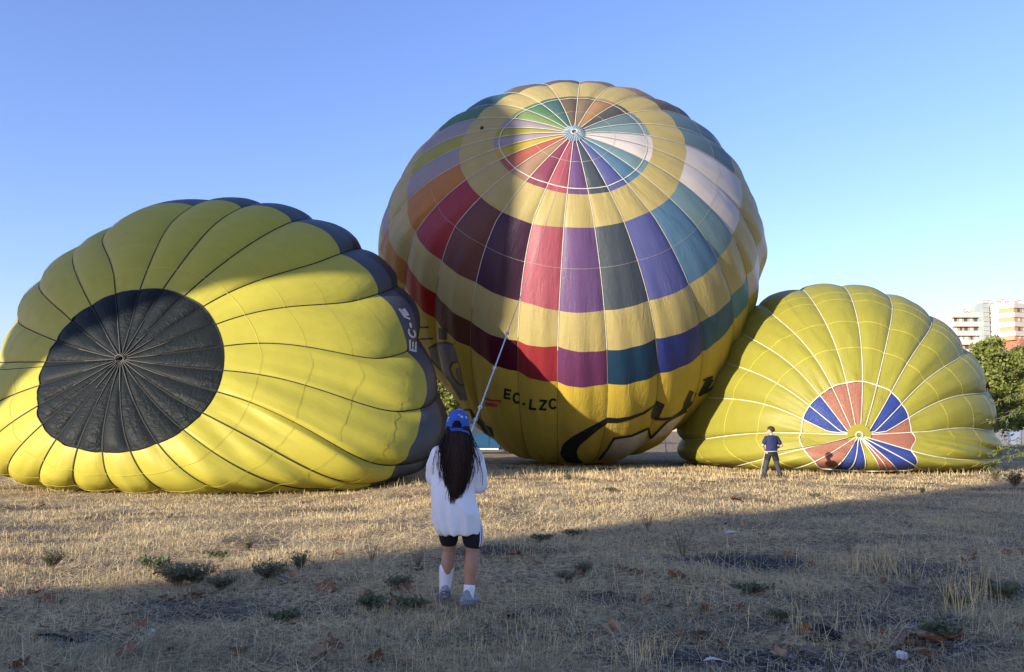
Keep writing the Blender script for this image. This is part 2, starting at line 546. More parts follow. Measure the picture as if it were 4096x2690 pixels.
M_INKG = mat_simple('grey_print', (0.09, 0.095, 0.10, 1), 0.5)
M_INKW = mat_simple('pale_print', (0.52, 0.46, 0.40, 1), 0.5)
M_INKR = mat_simple('red_print', (0.45, 0.03, 0.03, 1), 0.5)
M_INKS = mat_simple('silver_print', (0.42, 0.38, 0.33, 1), 0.5)

# ---- left balloon, black crown
PL = [-8.806, 23.61, 4.674, 5.955, 3.387, 4.354, -0.151, 4.0, -0.314, -0.232, -0.294, 0.409, 1.75, -0.174, 0.546, -0.175, 0.0, 1.20]
TL = [(-2.526, -2.426, .375), (-2.889, -2.653, .398), (3.081, 3.14, .404), (2.814, 2.858, .427), (2.539, 2.539, .427), (2.269, 2.155, .43), (1.977, 1.798, .417), (1.662, 1.401, .408), (1.348, 1.104, .401),
      (1.091, .807, .401), (.829, .646, .404), (.598, .489, .408), (.358, .284, .417), (.135, .035, .427), (-.074, -.153, .427), (-.275, -.323, .43), (-.48, -.484, .427), (-.694, -.646, .414), (-.916, -.82, .391),
      (-1.174, -1.073, .375), (-1.501, -1.436, .378), (-1.82, -1.75, .378), (-2.169, -2.086, .385)]
rootL = empty('balloon_envelope')
rootL.location = (0, 0, 0)
tag(rootL, 'half inflated yellow balloon lying on its side with a big black crown disc', 'hot-air balloon')
def foldL(th, ph):
    # long folds running down towards the grass on the lower right
    s = np.exp(-((th - 0.95) / 0.55) ** 2) * np.clip((ph - 0.36) / 0.25, 0, 1) * np.clip((1.5 - ph) / 0.6, 0, 1)
    q = th * 9.0 + ph * 7.0
    return s * (0.20 * np.sin(q) + 0.09 * np.sin(2.3 * q + 1.2) + 0.05 * np.sin(4.7 * q - ph * 9))
BL = Balloon(PL, TL, rootL, 0.14, gnd=-.29, slack=.2, seed=21, wr=0.05, foldfn=foldL, valve_bulge=0.20)
ringL = BL.ring_th
endL = per_th([(-3.14, 1.40), (2.87, 1.43), (2.57, 1.42), (2.15, 1.32), (1.8, 1.33), (1.45, 1.38), (1.3, 1.29), (1.09, 1.17), (.8, 1.20), (0, 1.3), (-.8, 1.3), (-2.0, 1.35), (-2.67, 1.37)])
bL = [lambda th: 1e-3 + 0 * th, ringL] + [(lambda f: (lambda th: ringL(th) + (endL(th) - ringL(th)) * f))(f) for f in (.15, .35, .56, .80, 1.0)] \
     + [lambda th: endL(th) + .20, lambda th: endL(th) + .55, lambda th: np.full_like(th, 2.55)]
for k in range(BL.N):
    for j in range(len(bL) - 1):
        mt = M_BLK if j == 0 else M_YEL_L if j <= 5 else M_GRY if j == 6 else M_GRY2
        BL.panel('panel', k, bL[j], bL[j + 1], mt, valve=(j == 0), nu=12, nv=16 if j == 0 else (9 if j < 6 else 6))
for k in range(BL.N):
    P, nn = BL.edge_path(k, 0.02, 2.3, 90, 0.022)
    BL.ribbon('load_tape', P, nn, 0.042, M_TBLK)
for f in (.15, .35, .56, .80):
    BL.seam('seam', (lambda f: (lambda th: ringL(th) + (endL(th) - ringL(th)) * f))(f), 0.013, M_SEAM, off=.035)
BL.seam('crown_rim', ringL, 0.05, M_TBLK, off=0.02)
# crown ring: the bunch of cords where all tapes meet
cpt = surf(PL, np.zeros(1), np.full(1, 1e-3))[0]; cn = (cpt - BL.C) / np.linalg.norm(cpt - BL.C)
bm = bmesh.new()
t1 = np.cross(cn, [0, 0, 1]); t1 /= np.linalg.norm(t1); t2 = np.cross(cn, t1)
add_tube(bm, [cpt + cn * .07 + .14 * (math.cos(a) * t1 + math.sin(a) * t2) for a in np.linspace(0, 2 * math.pi, 17)], .022, 6)
for k in range(BL.N):
    P, nn = BL.edge_path(k, .01, .16 if k % 3 else .22, 6, 0.035)
    add_tube(bm, P, .012, 4)
obj_bm('crown_ring', bm, mat_simple('grey_cord', (0.10, 0.095, 0.085, 1), .8), rootL, True)
vL = BL.bvh()
c8 = lambda L: [((1500 + x / 2.842) / PS, (1150 + y / 2.842) / PS) for x, y in L]
def g8(ch, bl, br, tl, w, off=(0, 0)):
    a, b, c = c8([bl, br, tl]); return glyph(ch, a, b, c, w)
for ch, bl, br, tl in (('E', (466, 745), (466, 618), (384, 725)), ('C', (462, 588), (446, 490), (384, 565)), ('-', (428, 470), (415, 402), (378, 468)),
                       ('I', (404, 385), (386, 345), (330, 352)), ('E', (382, 322), (330, 245), (318, 325))):
    decal('letter', vL, g8(ch, bl, br, tl, 4.2 if ch != '-' else 5), M_INKW, rootL)

# ---- right balloon, striped crown
PR = [13.198, 33.547, 1.475, 6.557, 5.87, 6.026, -1.655, 4.998, -0.04, -0.233, -0.086, 0.355, 2.0, 0.0, 0.0, -0.195, 0.0, 1.10]
TR = [(-3.006, -2.963, .369), (3.037, 3.054, .375), (2.819, 2.771, .369), (2.579, 2.474, .369), (2.339, 2.182, .349), (2.086, 1.885, .333),
      (1.772, 1.619, .304), (.64, .94, .43), (.37, .50, .66), (.218, .25, .73), (.153, .16, .752), (.105, .09, .746), (.009, 0.0, .72),
      (-.083, -.09, .707), (-.188, -.22, .684), (-.388, -.42, .596), (-.759, -.65, .408), (-1.693, -1.366, .317), (-2.046, -1.872, .343),
      (-2.299, -2.169, .352), (-2.544, -2.422, .359), (-2.775, -2.67, .369)]
rootR = empty('balloon_envelope')
tag(rootR, 'sagging yellow balloon with a blue, salmon and yellow striped crown, behind the man in navy', 'hot-air balloon')
def foldR(th, ph):
    s = np.exp(-((th - 1.05) / 0.5) ** 2) * np.clip((ph - 0.36) / 0.2, 0, 1)
    q = th * 8.0 + ph * 5
    return s * (0.07 * np.sin(q * 1.3) + 0.04 * np.sin(3.1 * q))
RT = per_th([(-3.006, .369), (-2.775, .369), (-2.544, .359), (-2.299, .352), (-2.046, .343), (-1.693, .317), (-1.436, .317), (-1.161, .333), (-.921, .369), (-.759, .408), (-.58, .476), (-.463, .541),
             (-.388, .596), (-.301, .681), (-.249, .73), (-.166, .739), (-.07, .752), (.017, .759), (.105, .752), (.218, .756), (.301, .759), (.332, .736), (.375, .661), (.445, .593), (.506, .541), (.593, .479),
             (.724, .414), (.908, .349), (1.082, .33), (1.309, .313), (1.545, .30), (1.772, .304), (2.086, .333), (2.339, .349), (2.579, .369), (2.819, .369), (3.037, .375)])
BR = Balloon(PR, TR, rootR, 0.12, seed=33, wr=0.06, foldfn=foldR, valve_bulge=0.05, ring_tab=RT, gnd=-.14, slack=.16)
ringR = BR.ring_th
endR = per_th([(-3.14, 1.21), (3.05, 1.221), (2.2, 1.19), (1.73, 1.23), (1.0, 1.25), (.5, 1.3), (0, 1.35), (-.6, 1.3), (-1.5, 1.3), (-2, 1.28)])
fr = (.26, .50, .77, 1.0)
bR = [lambda th: 1e-3 + 0 * th, ringR] + [(lambda f: (lambda th: ringR(th) + (endR(th) - ringR(th)) * f))(f) for f in fr] \
     + [lambda th: endR(th) + .32, lambda th: np.full_like(th, 2.55)]
M_BLU = mat_fabric('blue_nylon', (0.028, 0.05, 0.21, 1), trans=0.12, crinkle=0.8, cross=0.9)
M_SAL = mat_fabric('salmon_nylon', (0.30, 0.125, 0.08, 1), trans=0.15, crinkle=0.8, cross=0.9)
M_YCR = mat_fabric('yellow_crown_nylon', (0.30, 0.27, 0.042, 1), trans=0.2, crinkle=0.8, cross=0.9)
M_DRKR = mat_fabric('black_skirt_nylon', (0.02, 0.02, 0.022, 1), trans=0.02, crinkle=.4)
colR = {}
for k in range(BR.N):
    a = (BR.tr[k] + (BR.tr[(k + 1) % BR.N] + (2 * math.pi if k == BR.N - 1 else 0))) / 2
    colR[k] = a
def crown_col(a):
    # going round from straight down (0)
    tab = [(-3.01, 'S'), (-2.66, 'S'), (-2.42, 'B'), (-2.17, 'B'), (-1.87, 'Y'), (-1.2, 'Y'), (-.57, 'S'), (-.29, 'S'), (-.135, 'B'), (-.04, 'B'),
           (.06, 'Y'), (.13, 'S'), (.185, 'S'), (.29, 'B'), (.50, 'B'), (1.2, 'S'), (1.93, 'S'), (2.21, 'B'), (2.46, 'B'), (2.7, 'Y'), (2.93, 'Y'), (3.15, 'S')]
    a = (a + math.pi) % (2 * math.pi) - math.pi
    return min(tab, key=lambda t: min(abs(t[0] - a), 2 * math.pi - abs(t[0] - a)))[1]
for k in range(BR.N):
    for j in range(len(bR) - 1):
        mt = {'S': M_SAL, 'B': M_BLU, 'Y': M_YCR}[crown_col(colR[k])] if j == 0 else M_YEL_R if j <= 5 else M_DRKR
        wide = BR.tape_th(k + 1, .5) - BR.tape_th(k, .5)
        BR.panel('panel', k, bR[j], bR[j + 1], mt, valve=(j == 0), nu=12 if wide < .6 else 24, nv=14 if j == 0 else 9)
for k in range(BR.N):
    P, nn = BR.edge_path(k, 0.02, 2.3, 90, 0.03)
    BR.ribbon('load_tape', P, nn, 0.033, M_TWHT)
for f in fr[:-1] + (.9,):
    BR.seam('seam', (lambda f: (lambda th: ringR(th) + (endR(th) - ringR(th)) * f))(f), 0.014, M_SEAM)
BR.seam('crown_rim', ringR, 0.045, M_TWHT, off=0.02)
cptR = surf(PR, np.zeros(1), np.full(1, 1e-3))[0]; cnR = (cptR - BR.C) / np.linalg.norm(cptR - BR.C)
t1 = np.cross(cnR, [0, 0, 1]); t1 /= np.linalg.norm(t1); t2 = np.cross(cnR, t1)
tube('crown_ring', [cptR + cnR * .08 + .12 * (math.cos(a) * t1 + math.sin(a) * t2) for a in np.linspace(0, 2 * math.pi, 17)], .03, M_TWHT, rootR, 6)
bm = bmesh.new()
vs = [bm.verts.new(cptR + cnR * .05 + .42 * (math.cos(a) * t1 + math.sin(a) * t2)) for a in np.linspace(0, 2 * math.pi, 25)[:-1]]
vc = bm.verts.new(cptR + cnR * .07)
for i in range(24): bm.faces.new((vs[i], vs[(i + 1) % 24], vc))
obj_bm('crown_patch', bm, M_YCR, rootR, True)
vR = BR.bvh()
c4 = lambda L: [((3500 + x / 2.6057) / PS, (1400 + y / 2.6057) / PS) for x, y in L]
for ch, bl, br, tl in (('E', (1262, 800), (1284, 755), (1222, 800)), ('C', (1284, 740), (1290, 672), (1256, 735)), ('-', (1280, 650), (1276, 615), (1258, 650)),
                       ('I', (1262, 578), (1254, 548), (1222, 570)), ('I', (1242, 530), (1226, 490), (1198, 505)), ('I', (1200, 455), (1180, 425), (1160, 440))):
    decal('letter', vR, glyph(ch, *c4([bl, br, tl]), 3.6), M_INK, rootR)

# ---- middle balloon, many colours
PM = [2.742, 38.66, 9.675, 9.074, 8.781, 8.292, 0.0, 3.079, 0.454, -0.035, 0.439, 0.318, 2.0, 0.0, 0.0, 0.051, 0.16, 0.98]
TM0 = [(-2.932, .291), (3.059, .291), (2.788, .300), (2.491, .307), (2.217, .304), (1.946, .317), (1.693, .320), (1.462, .326), (1.196, .326), (.951, .326), (.698, .323), (.436, .323), (.170, .313), (-.105, .307),
       (-.393, .300), (-.698, .304), (-.982, .313), (-1.261, .323), (-1.479, .333), (-1.702, .336), (-1.889, .330), (-2.116, .313), (-2.374, .307), (-2.635, .294)]
far = {14: -.131, 12: .458, 11: .737, 10: .986, 9: 1.16, 8: 1.361, 15: -.38, 16: -.683, 17: -.929, 18: -1.174}
TM = [(t, far.get(i + 1, t), r) for i, (t, r) in enumerate(TM0)]
rootM = empty('balloon_envelope')
tag(rootM, 'tall rounded balloon in yellow with many coloured bands, largest of the three', 'hot-air balloon')
def foldM(th, ph):
    q = th * 26 + 3 * np.sin(ph * 2.1)
    return np.clip((ph - .55) / .5, 0, 1) * (0.035 * np.sin(q) + 0.025 * np.sin(2.1 * q + 1))
BM = Balloon(PM, TM, rootM, 0.088, seed=5, wr=0.035, foldfn=foldM, valve_bulge=0.12, gnd=-0.03, slack=.05)
ringM = BM.ring_th
e1 = per_th([(-3.14, .545), (-2.6, .55), (-1.662, .538), (-.964, .512), (-.637, .505), (-.415, .50), (-.109, .486), (.201, .492), (.956, .522), (1.296, .51), (1.741, .535), (2.059, .545), (2.557, .58)])
e2 = per_th([(-3.14, .90), (-2.1, .88), (-1.126, .883), (-.925, .865), (-.676, .835), (-.301, .803), (-.109, .806), (.153, .808), (.432, .827), (.694, .868), (.973, .896), (1.344, .902), (2.0, .90)])
e3 = per_th([(-3.14, 1.15), (-2.0, 1.13), (-1.13, 1.06), (-.681, 1.012), (-.406, .967), (-.122, .935), (.166, .954), (.449, .982), (.733, 1.058), (1.017, 1.117), (1.344, 1.18), (2.0, 1.17)])
e4 = per_th([(-3.14, 1.34), (-2.0, 1.30), (-1.13, 1.20), (-.689, 1.13), (-.401, 1.087), (-.131, 1.068), (.166, 1.081), (.463, 1.13), (.733, 1.201), (.934, 1.235), (1.2, 1.312), (2.0, 1.34)])
PAL = {'taupe1': (112, 100, 82), 'taupe2': (140, 122, 98), 'tan': (176, 138, 98), 'dgrey': (92, 92, 88), 'teal1': (110, 135, 140), 'teal2': (130, 155, 158),
       'white1': (216, 208, 204), 'white2': (228, 218, 210), 'teal3': (122, 152, 158), 'blue': (94, 132, 160), 'violet': (98, 102, 158), 'slate': (80, 89, 96),
       'purple': (116, 86, 130), 'pink': (178, 92, 104), 'maroon': (110, 50, 70), 'brown': (112, 70, 66), 'crimson': (166, 62, 74), 'orange': (196, 130, 66),
       'lilac': (170, 156, 160), 'lime': (176, 168, 70), 'green1': (136, 158, 104), 'green2': (92, 132, 96), 'dteal': (78, 112, 108), 'sand': (172, 140, 112),
       'salmon': (184, 106, 88), 'rose': (142, 76, 94), 'gold': (200, 176, 70), 'red2': (158, 52, 58), 'plum2': (112, 60, 98), 'ink2': (36, 66, 92), 'navy2': (52, 62, 128),
       'teal5': (60, 100, 120), 'aqua5': (92, 140, 146), 'maroon2': (86, 22, 42), 'brown2': (104, 62, 46), 'red3': (170, 18, 20), 'dplum': (74, 44, 66)}
MF = {}
def fab(nm):
    if nm not in MF:
        MF[nm] = mat_fabric(nm + '_nylon', [v * .70 for v in lin(*PAL[nm])[:3]] + [1], trans=0.2, crinkle=0.6)
    return MF[nm]
valve_c = {1: 'taupe1', 2: 'taupe2', 3: 'tan', 4: 'dgrey', 5: 'teal1', 6: 'teal2', 7: 'white1', 8: 'white2', 9: 'teal3', 10: 'blue', 11: 'violet', 12: 'slate', 13: 'purple', 14: 'pink',
           15: 'rose', 16: 'sand', 17: 'salmon', 18: 'gold', 19: 'lilac', 20: 'lime', 21: 'lilac', 22: 'green1', 23: 'green2', 24: 'dteal'}
band_c = dict(valve_c); band_c.update({15: 'dplum', 16: 'brown', 17: 'crimson', 18: 'orange', 19: 'lilac', 20: 'lime', 21: 'lilac', 22: 'green2', 23: 'dteal', 24: 'taupe1', 3: 'tan', 4: 'taupe1', 5: 'teal1', 6: 'teal1', 7: 'white1', 8: 'white2'})
low_c = {13: 'plum2', 12: 'ink2', 11: 'navy2', 10: 'teal5', 9: 'aqua5', 8: 'white2', 7: 'white1', 6: 'teal1', 5: 'teal1', 14: 'red2', 15: 'maroon2', 16: 'brown2', 17: 'red3', 18: 'orange', 19: 'lilac', 20: 'lime',
         21: 'lilac', 22: 'green2', 23: 'dteal', 24: 'taupe1', 1: 'taupe1', 2: 'taupe2', 3: 'tan', 4: 'dgrey'}
# tape i (1..24) -> gore to the side of tape i+1 ; sorted order of BM decides the k index
order = sorted(range(24), key=lambda i: TM[i][0])
for k in range(24):
    i = order[k]; i2 = order[(k + 1) % 24]
    g = i2 + 1 if (i2 + 1) % 24 == i or i == (i2 + 1) % 24 else i2 + 1   # gore number = the lower-numbered tape of the pair
    bands = [(lambda th: 1e-3 + 0 * th, ringM, fab(valve_c[g]), True), (ringM, lambda th: ringM(th) + .028, fab(valve_c[g]), False), (lambda th: ringM(th) + .028, e1, M_YEL_M, False),
             (e1, e2, fab(band_c[g]), False), (e2, e3, M_YEL_M, False), (e3, e4, fab(low_c[g]), False), (e4, lambda th: np.full_like(th, 1.75), M_YEL_M2, False), (lambda th: np.full_like(th, 1.75), lambda th: np.full_like(th, 2.6), M_YEL_M2, False)]
    for j, (a, b, mt, vl) in enumerate(bands):
        BM.panel('panel', k, a, b, mt, valve=vl, nu=14, nv=[14, 2, 7, 10, 6, 6, 14, 8][j])
for k in range(24):
    P, nn = BM.edge_path(k, 0.02, 0.95, 60, 0.025)
    BM.ribbon('load_tape', P, nn, 0.026, M_TWHT)
    P, nn = BM.edge_path(k, 0.95, 2.1, 60, 0.012)
    BM.ribbon('load_tape', P, nn, 0.024, M_TBRN)
BM.seam('crown_rim', ringM, 0.034, M_TWHT, off=0.02)
BM.seam('seam', lambda th: (e1(th) + e2(th)) / 2, 0.011, M_SEAM_W)
BM.seam('seam', lambda th: ringM(th) * .55, 0.014, M_SEAM_W, valve=True)
BM.seam('seam', lambda th: e4(th) + .20, 0.02, M_SEAM_W)
BM.seam('seam', lambda th: e4(th) + .42, 0.02, M_SEAM_W)
cptM = surf(PM, np.zeros(1), np.full(1, 1e-3))[0]; cnM = (cptM - BM.C) / np.linalg.norm(cptM - BM.C)
t1 = np.cross(cnM, [0, 0, 1]); t1 /= np.linalg.norm(t1); t2 = np.cross(cnM, t1)
M_CRB = mat_fabric('blue_crown_patch', lin(88, 134, 170), trans=.1, crinkle=.6)
bm = bmesh.new()
rings = []
for r, h in ((.40, .035), (.25, .05), (.12, .05), (.04, .05)):
    rings.append([bm.verts.new(cptM + cnM * h + r * (math.cos(a) * t1 + math.sin(a) * t2)) for a in np.linspace(0, 2 * math.pi, 25)[:-1]])
for a, b in zip(rings[:-1], rings[1:]):
    for i in range(24): bm.faces.new((a[i], a[(i + 1) % 24], b[(i + 1) % 24], b[i]))
bm.faces.new(rings[-1])
obj_bm('crown_patch', bm, M_CRB, rootM, True)
bm = bmesh.new()
add_tube(bm, [cptM + cnM * .12 + .12 * (math.cos(a) * t1 + math.sin(a) * t2) for a in np.linspace(0, 2 * math.pi, 17)], .022, 6)
for a in np.linspace(0, 2 * math.pi, 25)[:-1]:
    add_tube(bm, [cptM + cnM * .11 + .12 * (math.cos(a) * t1 + math.sin(a) * t2), cptM + cnM * .05 + .42 * (math.cos(a) * t1 + math.sin(a) * t2)], .011, 4)
obj_bm('crown_ring', bm, M_TWHT, rootM, True)
vM = BM.bvh()
c5 = lambda L: [((1500 + x / 1.7367) / PS, (1000 + y / 1.7367) / PS) for x, y in L]
c6 = lambda L: [((2200 + x / 1.839) / PS, (1100 + y / 1.839) / PS) for x, y in L]
for ch, bl, br, tl in (('E', (897, 1030), (942, 1040), (903, 962)), ('C', (958, 1058), (1004, 1066), (962, 990)), ('-', (1022, 1085), (1050, 1092), (1022, 1045)),
                       ('L', (1072, 1106), (1120, 1112), (1080, 1036)), ('Z', (1140, 1110), (1192, 1114), (1144, 1040)), ('C', (1208, 1104), (1258, 1102), (1208, 1036))):
    decal('letter', vM, glyph(ch, *c5([bl, br, tl]), 5.2), M_INK, rootM)
decal('flag_stripe', vM, [strokes(c5([(752, 1012), (770, 1034), (815, 1046), (880, 1050)]), 4.5)], M_INKR, rootM)
decal('flag_stripe', vM, [strokes(c5([(763, 1072), (800, 1074), (852, 1080)]), 8.5)], M_INKR, rootM)
# the sweeping script along the lower right
SC = [between(c6([(205, 1385), (120, 1375), (75, 1320), (90, 1250), (160, 1190), (270, 1130), (415, 1052)]), c6([(245, 1385), (205, 1340), (195, 1300), (215, 1255), (270, 1210), (340, 1150), (418, 1092)]), 24, 5),
      strokes(c6([(415, 1068), (500, 1070), (590, 1052), (690, 1015), (775, 955)]), [13, 11, 8, 6, 4], 16),
      strokes(c6([(812, 938), (792, 985), (775, 1030), (765, 1062)]), [22, 22, 20, 14], 12),
      strokes(c6([(770, 1055), (830, 1062), (900, 1050), (960, 1012), (1000, 975)]), [9, 6, 5, 6, 8], 16),
      strokes(c6([(1052, 858), (1030, 910), (1005, 955), (985, 990)]), [18, 18, 16, 8], 12),
      strokes(c6([(1125, 775), (1195, 748)]), 5, 5), strokes(c6([(1180, 760), (1140, 830), (1100, 885)]), [16, 14, 8], 10), strokes(c6([(1090, 888), (1150, 860), (1205, 815)]), [4, 6, 4], 8)]
for g in SC:
    decal('script_stroke', vM, [g], M_INK, rootM)
# silver shapes with dark outlines, below the script
decal('printed_shape', vM, [between(c6([(472, 1204), (600, 1185), (720, 1132)]), c6([(372, 1355), (560, 1330), (700, 1240)]), 12, 8)], M_INKS, rootM, .02)
decal('printed_shape', vM, [between(c6([(745, 1200), (865, 1078), (1000, 1005)]), c6([(706, 1238), (860, 1165), (960, 1070)]), 12, 6)], M_INKS, rootM, .02)
decal('printed_outline', vM, [strokes(c6([(360, 1358), (420, 1285), (470, 1202), (600, 1182), (722, 1128), (740, 1200), (865, 1074), (1005, 998)]), 5, 40)], M_INK, rootM, .026)
# artwork on the shaded left flank
decal('printed_shape', vM, [between(c8([(618, 690), (700, 645), (800, 628), (890, 650)]), c8([(640, 820), (760, 960), (860, 1080), (985, 1270)]), 10, 6)], M_INKG, rootM, .02)
decal('printed_shape', vM, [between(c8([(890, 650), (925, 780), (945, 850)]), c8([(985, 1270), (1030, 1290), (1050, 1280)]), 8, 8)], M_INKG, rootM, .02)
decal('printed_outline', vM, [strokes(c8([(612, 695), (700, 643), (800, 626), (892, 650)]), 5, 14), strokes(c8([(640, 820), (760, 950), (860, 1070), (985, 1280)]), 5, 14)], M_INK, rootM, .026)
decal('printed_outline', vM, [between(c8([(935, 835), (870, 850), (845, 920), (880, 1020), (950, 1105), (1015, 1130)]), c8([(945, 855), (890, 868), (862, 925), (896, 1010), (960, 1088), (1015, 1100)]), 16, 3)], M_INK, rootM, .028)
decal('printed_shape', vM, [between(c8([(944, 856), (890, 868), (862, 925), (896, 1010), (960, 1088), (1015, 1100)]), c8([(960, 915), (925, 920), (928, 960), (940, 1040), (960, 1085), (1012, 1098)]), 16, 4)], M_YEL_M2, rootM, .024)
decal('printed_letter', vM, [strokes(c8([(470, 452), (612, 454)]), 4.2, 8)], M_INK, rootM)
decal('printed_letter', vM, [strokes(c8([(500, 588), (662, 580)]), 4.2, 8)], M_INK, rootM)
decal('printed_letter', vM, [between(c8([(725, 462), (818, 466)]), c8([(728, 590), (818, 597)]), 6, 6), strokes(c8([(816, 506), (862, 504)]), 4.2, 5)], M_INK, rootM)
decal('printed_outline', vM, [strokes(c8([(1010, 1390), (1085, 1390), (1130, 1480), (1240, 1560)]), [5, 5, 9, 12], 14)], M_INK, rootM, .026)
c5b = c5
decal('printed_outline', vM, [between(c5([(712, 1190), (815, 1235)]), c5([(760, 1270), (835, 1345)]), 8, 6)], M_INK, rootM, .026)
decal('printed_outline', vM, [between(c5([(790, 1340), (850, 1380)]), c5([(800, 1360), (885, 1420)]), 6, 3)], M_INK, rootM, .026)

# small black fitting on one of the tapes of the tall balloon
d_ = ray(1120, 298); h_ = vM.ray_cast(Vector(CAM), Vector(d_))
if h_[0] is not None:
    bm = bmesh.new(); add_box(bm, tuple(np.array(h_[0]) - d_ * .05), (.11, .09, .12), .4, .015); obj_bm('tape_fitting', bm, M_INK, rootM)
# black line from the crown of the left balloon, led away to the left
cl = empty('crown_line', (0, 0, 0)); tag(cl, 'thin black line from the crown of the left balloon to the left edge', 'rope')
pe = at_depth(-260, 872, 20.5); ps0 = cpt + cn * .12
tube('line', [ps0 + (pe - ps0) * t + np.array([0, 0, -.25 * t * (1 - t)]) for t in np.linspace(0, 1, 24)], .011, M_TBLK, cl, 5)
bm = bmesh.new(); add_tube(bm, [ps0 + (pe - ps0) * t + np.array([0, 0, -.01]) for t in (.045, .05, .06, .065)], [.012, .03, .03, .012], 6); obj_bm('knot', bm, M_TBLK, cl, True)
# ------------------------------------------------------------------ ground
BARE = []
for (x, y, rx, ry, s) in ((1750, 1312, .75, .5, 1.0), (2130, 1325, .55, .6, .9), (2010, 1450, .75, .28, .9), (1260, 1425, .30, .14, .8), (1400, 1392, .35, .2, .75), (210, 1488, .45, .2, .9), (440, 1432, .5, .22, .8), (560, 1405, .4, .12, .6),
                          (60, 1230, 1.5, .7, .7), (30, 1255, 1.0, .5, .7), (180, 1180, 1.0, .35, .9), (1780, 1540, .6, .25, .9), (2250, 1500, .5, .2, .8), (1180, 1215, .8, .15, .5), (2120, 1135, 1.3, .6, .8), (60, 1300, .8, .25, .7), (1650, 1120, 1.0, .3, .5), (900, 1210, 1.2, .3, .45), (1060, 1480, .5, .2, .5), (2000, 1405, 1.3, .45, .62), (1690, 1450, .9, .35, .6), (2270, 1380, .8, .5, .7), (1900, 1545, 1.2, .25, .75), (680, 1420, .8, .25, .5), (1500, 1490, .8, .25, .5), (330, 1405, .9, .2, .5), (2120, 1250, 1.4, .5, .45)):
    g = gp(x, y); BARE.append((g[0], g[1], rx, ry, s))
def bare(x, y):
    x = np.asarray(x, float); y = np.asarray(y, float)
    w = fbm(x * 1.7 + 3, y * 1.7, 4, NZ2) - 0.5
    m = np.zeros_like(x)
    for cx, cy, rx, ry, s in BARE:
        d = np.sqrt(((x - cx) / rx) ** 2 + ((y - cy) / ry) ** 2) + w * 1.7
        m = np.maximum(m, s * np.clip((1.25 - d) / 0.5, 0, 1))
    m = np.maximum(m, 0.8 * np.clip((fbm(x * .55 + 50, y * .8 + 9, 4) - 0.60) / 0.07, 0, 1))
    return m

M_GROUND, nt, p_, out_ = new_mat('dry_field_soil')
L = nt.links.new
p_.inputs['Roughness'].default_value = 0.95; p_.inputs['Specular IOR Level'].default_value = 0.1
tc = nt.nodes.new('ShaderNodeTexCoord')
def gnoise(sc, det, sx=1, sy=1, dist=0.0):
    mp = nt.nodes.new('ShaderNodeMapping'); mp.inputs['Scale'].default_value = (sx, sy, 1); L(tc.outputs['Object'], mp.inputs['Vector'])
    n = nt.nodes.new('ShaderNodeTexNoise'); n.inputs['Scale'].default_value = sc; n.inputs['Detail'].default_value = det; n.inputs['Distortion'].default_value = dist
    L(mp.outputs['Vector'], n.inputs['Vector']); return n
def ramp(n, stops):
    r = nt.nodes.new('ShaderNodeValToRGB'); e = r.color_ramp.elements
    while len(e) < len(stops): e.new(0.5)
    for i, (p, c) in enumerate(stops):
        e[i].position = p; e[i].color = list(c) + [1]
    L(n.outputs['Fac'] if 'Fac' in n.outputs else n.outputs[0], r.inputs['Fac']); return r
nA = gnoise(14, 8, 1, 1, .8)
rA = ramp(nA, [(.30, (.075, .055, .034)), (.45, (.235, .165, .095)), (.58, (.50, .37, .205)), (.8, (.71, .555, .32))])
nB = gnoise(0.9, 6)
rB = ramp(nB, [(.35, (.70, .66, .62)), (.65, (1, 1, 1))])
mulA = nt.nodes.new('ShaderNodeMix'); mulA.data_type = 'RGBA'; mulA.blend_type = 'MULTIPLY'; mulA.inputs[0].default_value = 1
L(rA.outputs[0], mulA.inputs[6]); L(rB.outputs[0], mulA.inputs[7])
nC = gnoise(70, 4)
rC = ramp(nC, [(.38, (.022, .020, .021)), (.58, (.050, .046, .047)), (.67, (.16, .148, .14)), (.73, (.40, .38, .35))])
at = nt.nodes.new('ShaderNodeAttribute'); at.attribute_name = 'bare'
mxB = nt.nodes.new('ShaderNodeMix'); mxB.data_type = 'RGBA'
L(at.outputs['Fac'], mxB.inputs[0]); L(mulA.outputs[2], mxB.inputs[6]); L(rC.outputs[0], mxB.inputs[7])
L(mxB.outputs[2], p_.inputs['Base Color'])
bp = nt.nodes.new('ShaderNodeBump'); bp.inputs['Strength'].default_value = 0.9; bp.inputs['Distance'].default_value = 0.03
nD = gnoise(45, 8); L(nD.outputs['Fac'], bp.inputs['Height']); L(bp.outputs['Normal'], p_.inputs['Normal'])

xs = np.concatenate([-np.geomspace(4000, 32, 30), np.arange(-30, 36.01, .3), np.geomspace(38, 4000, 30)])
ys = np.concatenate([-np.geomspace(4000, 10, 16), np.arange(-6, 3, 1.0), np.arange(3, 16, .16), np.arange(16, 55, .45), np.geomspace(56, 6000, 40)])
GX, GY = np.meshgrid(xs, ys)
GB = bare(GX, GY) * (np.abs(GX) < 40) * (GY < 60)
GZ = terrain(GX, GY) + (fbm(GX * 2.3, GY * 2.3, 3) - .5) * .035 * (np.hypot(GX, GY) < 80) - GB * .012
i = np.arange(GX.size).reshape(GX.shape)
gf = np.stack([i[:-1, :-1], i[:-1, 1:], i[1:, 1:], i[1:, :-1]], -1).reshape(-1, 4)
gnd = mesh_np('ground', np.stack([GX, GY, GZ], -1).reshape(-1, 3), gf, M_GROUND)
a_ = gnd.data.attributes.new('bare', 'FLOAT', 'POINT'); a_.data.foreach_set('value', GB.ravel().astype(np.float32))
tag(gnd, kind='structure')

